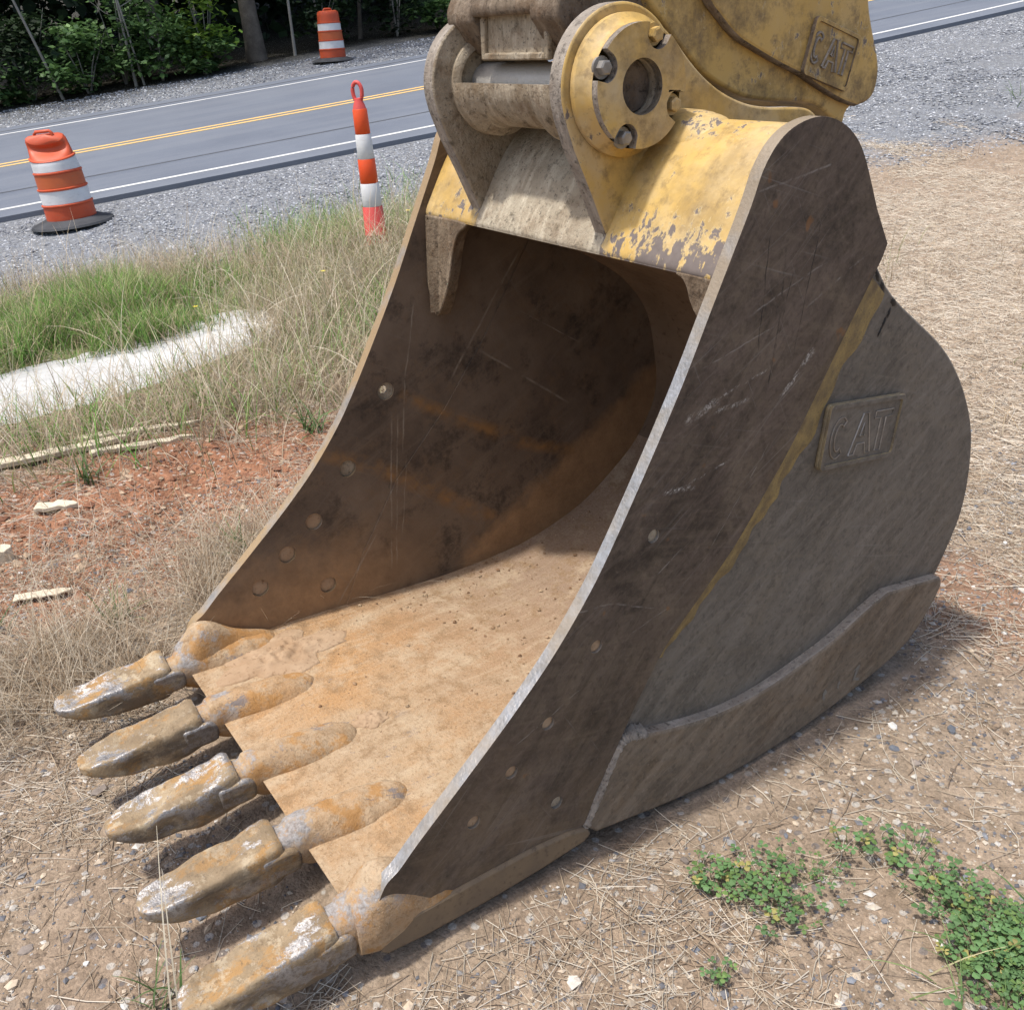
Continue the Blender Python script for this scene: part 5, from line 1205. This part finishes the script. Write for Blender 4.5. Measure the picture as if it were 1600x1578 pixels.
# ================================================================== WOOD BEYOND THE ROAD
M_BARK = mat_simple('grey_brown_bark', (0.085, 0.072, 0.058), (0.15, 0.13, 0.105), 6, 0.9, bump=0.9, c3=(0.04, 0.034, 0.028))
M_BARKL = mat_simple('pale_sapling_bark', (0.20, 0.19, 0.165), (0.28, 0.265, 0.235), 9, 0.85, bump=0.4, c3=(0.1, 0.09, 0.075))
M_TLEAF = mat_vcol('tree_leaf', 0.55, 0.35, 0.25)
def leaf_cloud(n, c, rad, size, cols, seed, clumps=12, csp=.33):
    """leaf-sized faces gathered in clumps through a crown volume"""
    g = np.random.default_rng(seed); cc = g.normal(size=(clumps, 3)); cc /= np.linalg.norm(cc, axis=1)[:, None]; cc *= (g.uniform(.35, 1, clumps) ** .5)[:, None]
    k = g.integers(0, clumps, n); P = cc[k] + g.normal(0, csp, (n, 3)) * [1, 1, .6]; P = np.asarray(c) + P * np.asarray(rad)
    s_ = g.uniform(.6, 1.3, n) * size; a = g.uniform(0, 6.28, n); d = np.stack([np.cos(a), np.sin(a), g.normal(-.15, .4, n)], 1); d /= np.linalg.norm(d, axis=1)[:, None]
    u = np.cross(d, np.stack([g.normal(0, .4, n), g.normal(0, .4, n), np.ones(n)], 1)); u /= np.linalg.norm(u, axis=1)[:, None]
    w = (s_ * .32)[:, None] * u; L_ = s_[:, None] * d
    V = np.stack([P, P + L_ * .45 - w, P + L_, P + L_ * .45 + w], 1).reshape(-1, 3); F = np.arange(4 * n).reshape(n, 4)
    tone = g.uniform(.6, 1.35, clumps)[k]
    T = np.repeat(np.array(cols)[g.integers(0, len(cols), n)] * (tone * g.uniform(.8, 1.2, n))[:, None], 4, 0)
    return V, F, T
LF_D = [(0.024, 0.046, 0.018), (0.030, 0.056, 0.020), (0.020, 0.040, 0.017)]; LF_M = [(0.080, 0.155, 0.048), (0.105, 0.19, 0.056), (0.058, 0.115, 0.038)]; LF_B = [(0.20, 0.33, 0.05), (0.24, 0.37, 0.055), (0.14, 0.25, 0.04)]  # leaf tints carry light too: dark for shaded growth, bright for sunlit
def gz(x, y):
    return float(height(x, y, False))
def P_(v, s_):
    x, y = road_xy(v, s_); return float(x), float(y)
def shrub(v, s_, h, r, cols, label, seed, n=2200, size=.11, group='shrubs at the edge of the wood'):
    x, y = P_(v, s_); z = gz(x, y); e = empty('shrub', (x, y, z)); tag(e, label, 'shrub', group)
    V, F, T = leaf_cloud(n, (0, 0, h * .52), (r, r, h * .5), size, cols, seed, 13, .26); V[:, 2] = np.maximum(V[:, 2], .02)
    np_mesh('foliage', V, F, M_TLEAF, T, e)
    g = random.Random(seed); SV = []; SF = []; off = 0
    for k in range(5):
        a = g.uniform(0, 6.28); d = g.uniform(.3, .8) * r
        V, F = tube_np([(0, 0, -.1), (d * .4 * math.cos(a), d * .4 * math.sin(a), h * .4), (d * math.cos(a), d * math.sin(a), h * g.uniform(.8, 1.02))], [.018, .012, .004], 5); SV.append(V); SF.append(F + off); off += len(V)
    np_mesh('stems', np.concatenate(SV), np.concatenate(SF), M_BARKL, None, e)
def tree(v, s_, h, r0, lean, label, seed, crown_z, crown_r, bark, n=1500, size=.22, group='trees at the edge of the wood', cat='tree', limbs=4, name='tree'):
    x, y = P_(v, s_); z = gz(x, y); e = empty(name, (x, y, z)); tag(e, label, cat, group); g = random.Random(seed)
    path = []; rad = []
    for i in range(12):
        t = i / 11; path.append((lean[0] * t * h + .06 * r0 * 10 * math.sin(3 * t + seed), lean[1] * t * h + .05 * r0 * 10 * math.sin(4 * t + 2 * seed), -.15 + t * h)); rad.append(r0 * (1.25 if i == 0 else 1) * (1 - .72 * t))
    V, F = tube_np(path, rad, 10); tr = np_mesh('trunk', V, F, bark, None, e, True)
    LV = []; LF = []; off = 0
    for k in range(limbs):
        t = g.uniform(.3, .85); b = Vector(path[int(t * 11)]); a = g.uniform(0, 6.28); L_ = h * g.uniform(.12, .25)
        V, F = tube_np([b, b + Vector((math.cos(a) * L_ * .5, math.sin(a) * L_ * .5, L_ * .25)), b + Vector((math.cos(a) * L_, math.sin(a) * L_, L_ * .7))], [r0 * .35, r0 * .22, r0 * .08], 6); LV.append(V); LF.append(F + off); off += len(V)
    if limbs: np_mesh('limbs', np.concatenate(LV), np.concatenate(LF), bark, None, tr, True)
    if n:
        c = (lean[0] * h * .85, lean[1] * h * .85, crown_z); V, F, T = leaf_cloud(n, c, crown_r, size, LF_D + LF_M[:1], seed, 22); np_mesh('crown', V, F, M_TLEAF, T, e)
# shrubs, left to right along the verge (v = offset beyond the near edge line, s = along the road)
SH = [(10.6, -3.6, 1.5, .9, LF_M, 'mid green bush at the far left edge of the verge'), (10.3, -2.2, 1.0, .8, LF_M, 'low green bush at the left edge of the photo, by the gravel'),
      (10.8, -1.3, 1.7, .9, LF_D, 'dark green bush behind the low left bush'), (10.4, -.2, 1.25, .8, LF_M, 'leafy mid green bush second from the left'), (10.9, .6, 1.9, .9, LF_M, 'taller bush with pale stems above it'),
      (10.5, 1.35, 1.3, .75, LF_M, 'broad green bush left of the bright one'), (10.6, 2.35, 2.0, .62, LF_B, 'bright yellow green bush catching the light'), (10.3, 2.2, .8, .6, LF_M, 'low green growth beneath the bright bush'),
      (11.6, 5.2, 1.9, .8, LF_D, 'dim bush in the shade right of the leaning trunk'), (11.2, 6.9, 2.1, .7, LF_D, 'narrow dim bush beneath thin saplings'), (11.0, 9.6, 1.3, .7, LF_M, 'green bush right of the far traffic drum'), (11.4, 11.2, 1.7, .9, LF_D, 'dark bush right of the pale saplings'), (10.8, 8.0, .7, .6, LF_M, 'low weeds behind the far traffic drum'), (11.0, 12.8, 1.4, .9, LF_M, 'bush beside the bucket hinge at the verge')]
for k, (v, s_, h, r, cols, lab) in enumerate(SH): shrub(v, s_, h, r, cols, lab, 200 + k, 1500 if k < 8 else 1000, .15)
tree(11.2, 3.55, 11, .21, (.035, -.09), 'thick grey trunk leaning left in the dark wood', 3, 8.5, (2.6, 2.6, 2.2), M_BARK, 1500, .3)
TR = [(10.9, 4.35, 7, .035, (.0, -.01), 'thin straight sapling right of the leaning trunk', M_BARKL), (10.1, -.7, 6, .03, (.10, -.30), 'slender pale sapling leaning far left over the bushes', M_BARKL), (10.2, .75, 6, .032, (-.01, -.03), 'pale sapling standing up from the left bushes', M_BARKL), (10.2, .95, 5, .022, (0, -.14), 'thin bent sapling beside the upright pale one', M_BARKL),
      (11.0, 10.35, 9, .045, (0, -.02), 'straight pale sapling right of the far drum', M_BARKL), (11.2, 10.62, 9, .05, (0, -.015), 'twin pale sapling right of the far drum', M_BARKL), (12.5, 8.5, 10, .11, (.0, -.02), 'dim trunk above the far drum', M_BARK), (12.0, 6.2, 8, .05, (.02, .05), 'thin dim sapling in the middle of the wood', M_BARK), (12.8, 7.3, 9, .06, (-.02, .02), 'slim dim trunk left of the far drum', M_BARK),
      (13.5, -1.8, 11, .16, (0, .01), 'dim trunk behind the left bushes', M_BARK), (14.0, 1.7, 12, .18, (0, 0), 'dark trunk deep behind the bright bush', M_BARK), (14.5, 9.6, 12, .17, (0, 0), 'dark trunk deep behind the pale saplings', M_BARK), (13.6, 12.6, 11, .16, (0, 0), 'dark trunk beside the hinge deep in the wood', M_BARK), (10.9, -2.9, 6, .03, (.05, -.16), 'thin leaning sapling at the far left edge', M_BARKL)]
for k, (v, s_, h, r0, ln, lab, bk) in enumerate(TR): tree(v, s_, h, r0, ln, lab, 40 + k, h * .82, (1.9, 1.9, 1.5) if r0 > .1 else (.9, .9, .9), bk, 900 if r0 > .1 else 260, .28 if r0 > .1 else .16, limbs=4)
# the unlit depth of the wood: leaf mass from the ground to the canopy
def wood():
    g = np.random.default_rng(77); n = 52000
    v = g.uniform(14.5, 30, n); s_ = g.uniform(-18, 34, n); x, y = road_xy(v, s_); h = g.uniform(0, 1, n)
    edge = smooth(14, 17, v)
    z = height(x, y, False) + np.where(g.uniform(0, 1, n) < .45, h * 3.2, 3.0 + h * 8.5 * (.5 + .5 * edge))
    k = fbm(x * .7 + z * .5, y * .7 + z * .3, 7, 3) > .40; x, y, z = x[k], y[k], z[k]; n = len(x)
    P = np.stack([x, y, z], 1); sz = g.uniform(.25, .55, n); d = g.normal(size=(n, 3)); d /= np.linalg.norm(d, axis=1)[:, None]; u = np.cross(d, g.normal(size=(n, 3))); u /= np.linalg.norm(u, axis=1)[:, None]
    V = np.stack([P, P + (d * .5 - u * .34) * sz[:, None], P + d * sz[:, None], P + (d * .5 + u * .34) * sz[:, None]], 1).reshape(-1, 3)
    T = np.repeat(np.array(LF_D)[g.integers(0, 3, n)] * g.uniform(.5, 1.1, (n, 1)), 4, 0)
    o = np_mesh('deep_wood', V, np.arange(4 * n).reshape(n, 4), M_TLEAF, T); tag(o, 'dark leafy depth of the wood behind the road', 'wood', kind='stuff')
    # canopy over the wood's edge
    n = 40000; v = g.uniform(12.0, 30, n); s_ = g.uniform(-20, 36, n); x, y = road_xy(v, s_); z = height(x, y, False) + 4.2 + g.uniform(0, 1, n) * 6
    P = np.stack([x, y, z], 1); sz = g.uniform(.5, .9, n); d = g.normal(size=(n, 3)) * [1, 1, .35]; d /= np.linalg.norm(d, axis=1)[:, None]; u = np.cross(d, np.array([0, 0, 1.0]) + g.normal(0, .3, (n, 3))); u /= np.linalg.norm(u, axis=1)[:, None]
    V = np.stack([P, P + (d * .5 - u * .4) * sz[:, None], P + d * sz[:, None], P + (d * .5 + u * .4) * sz[:, None]], 1).reshape(-1, 3)
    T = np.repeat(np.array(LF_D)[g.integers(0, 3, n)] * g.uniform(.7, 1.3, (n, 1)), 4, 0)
    o = np_mesh('leaf_canopy', V, np.arange(4 * n).reshape(n, 4), M_TLEAF, T); tag(o, 'high leaf canopy shading the roadside wood', 'wood', kind='stuff')
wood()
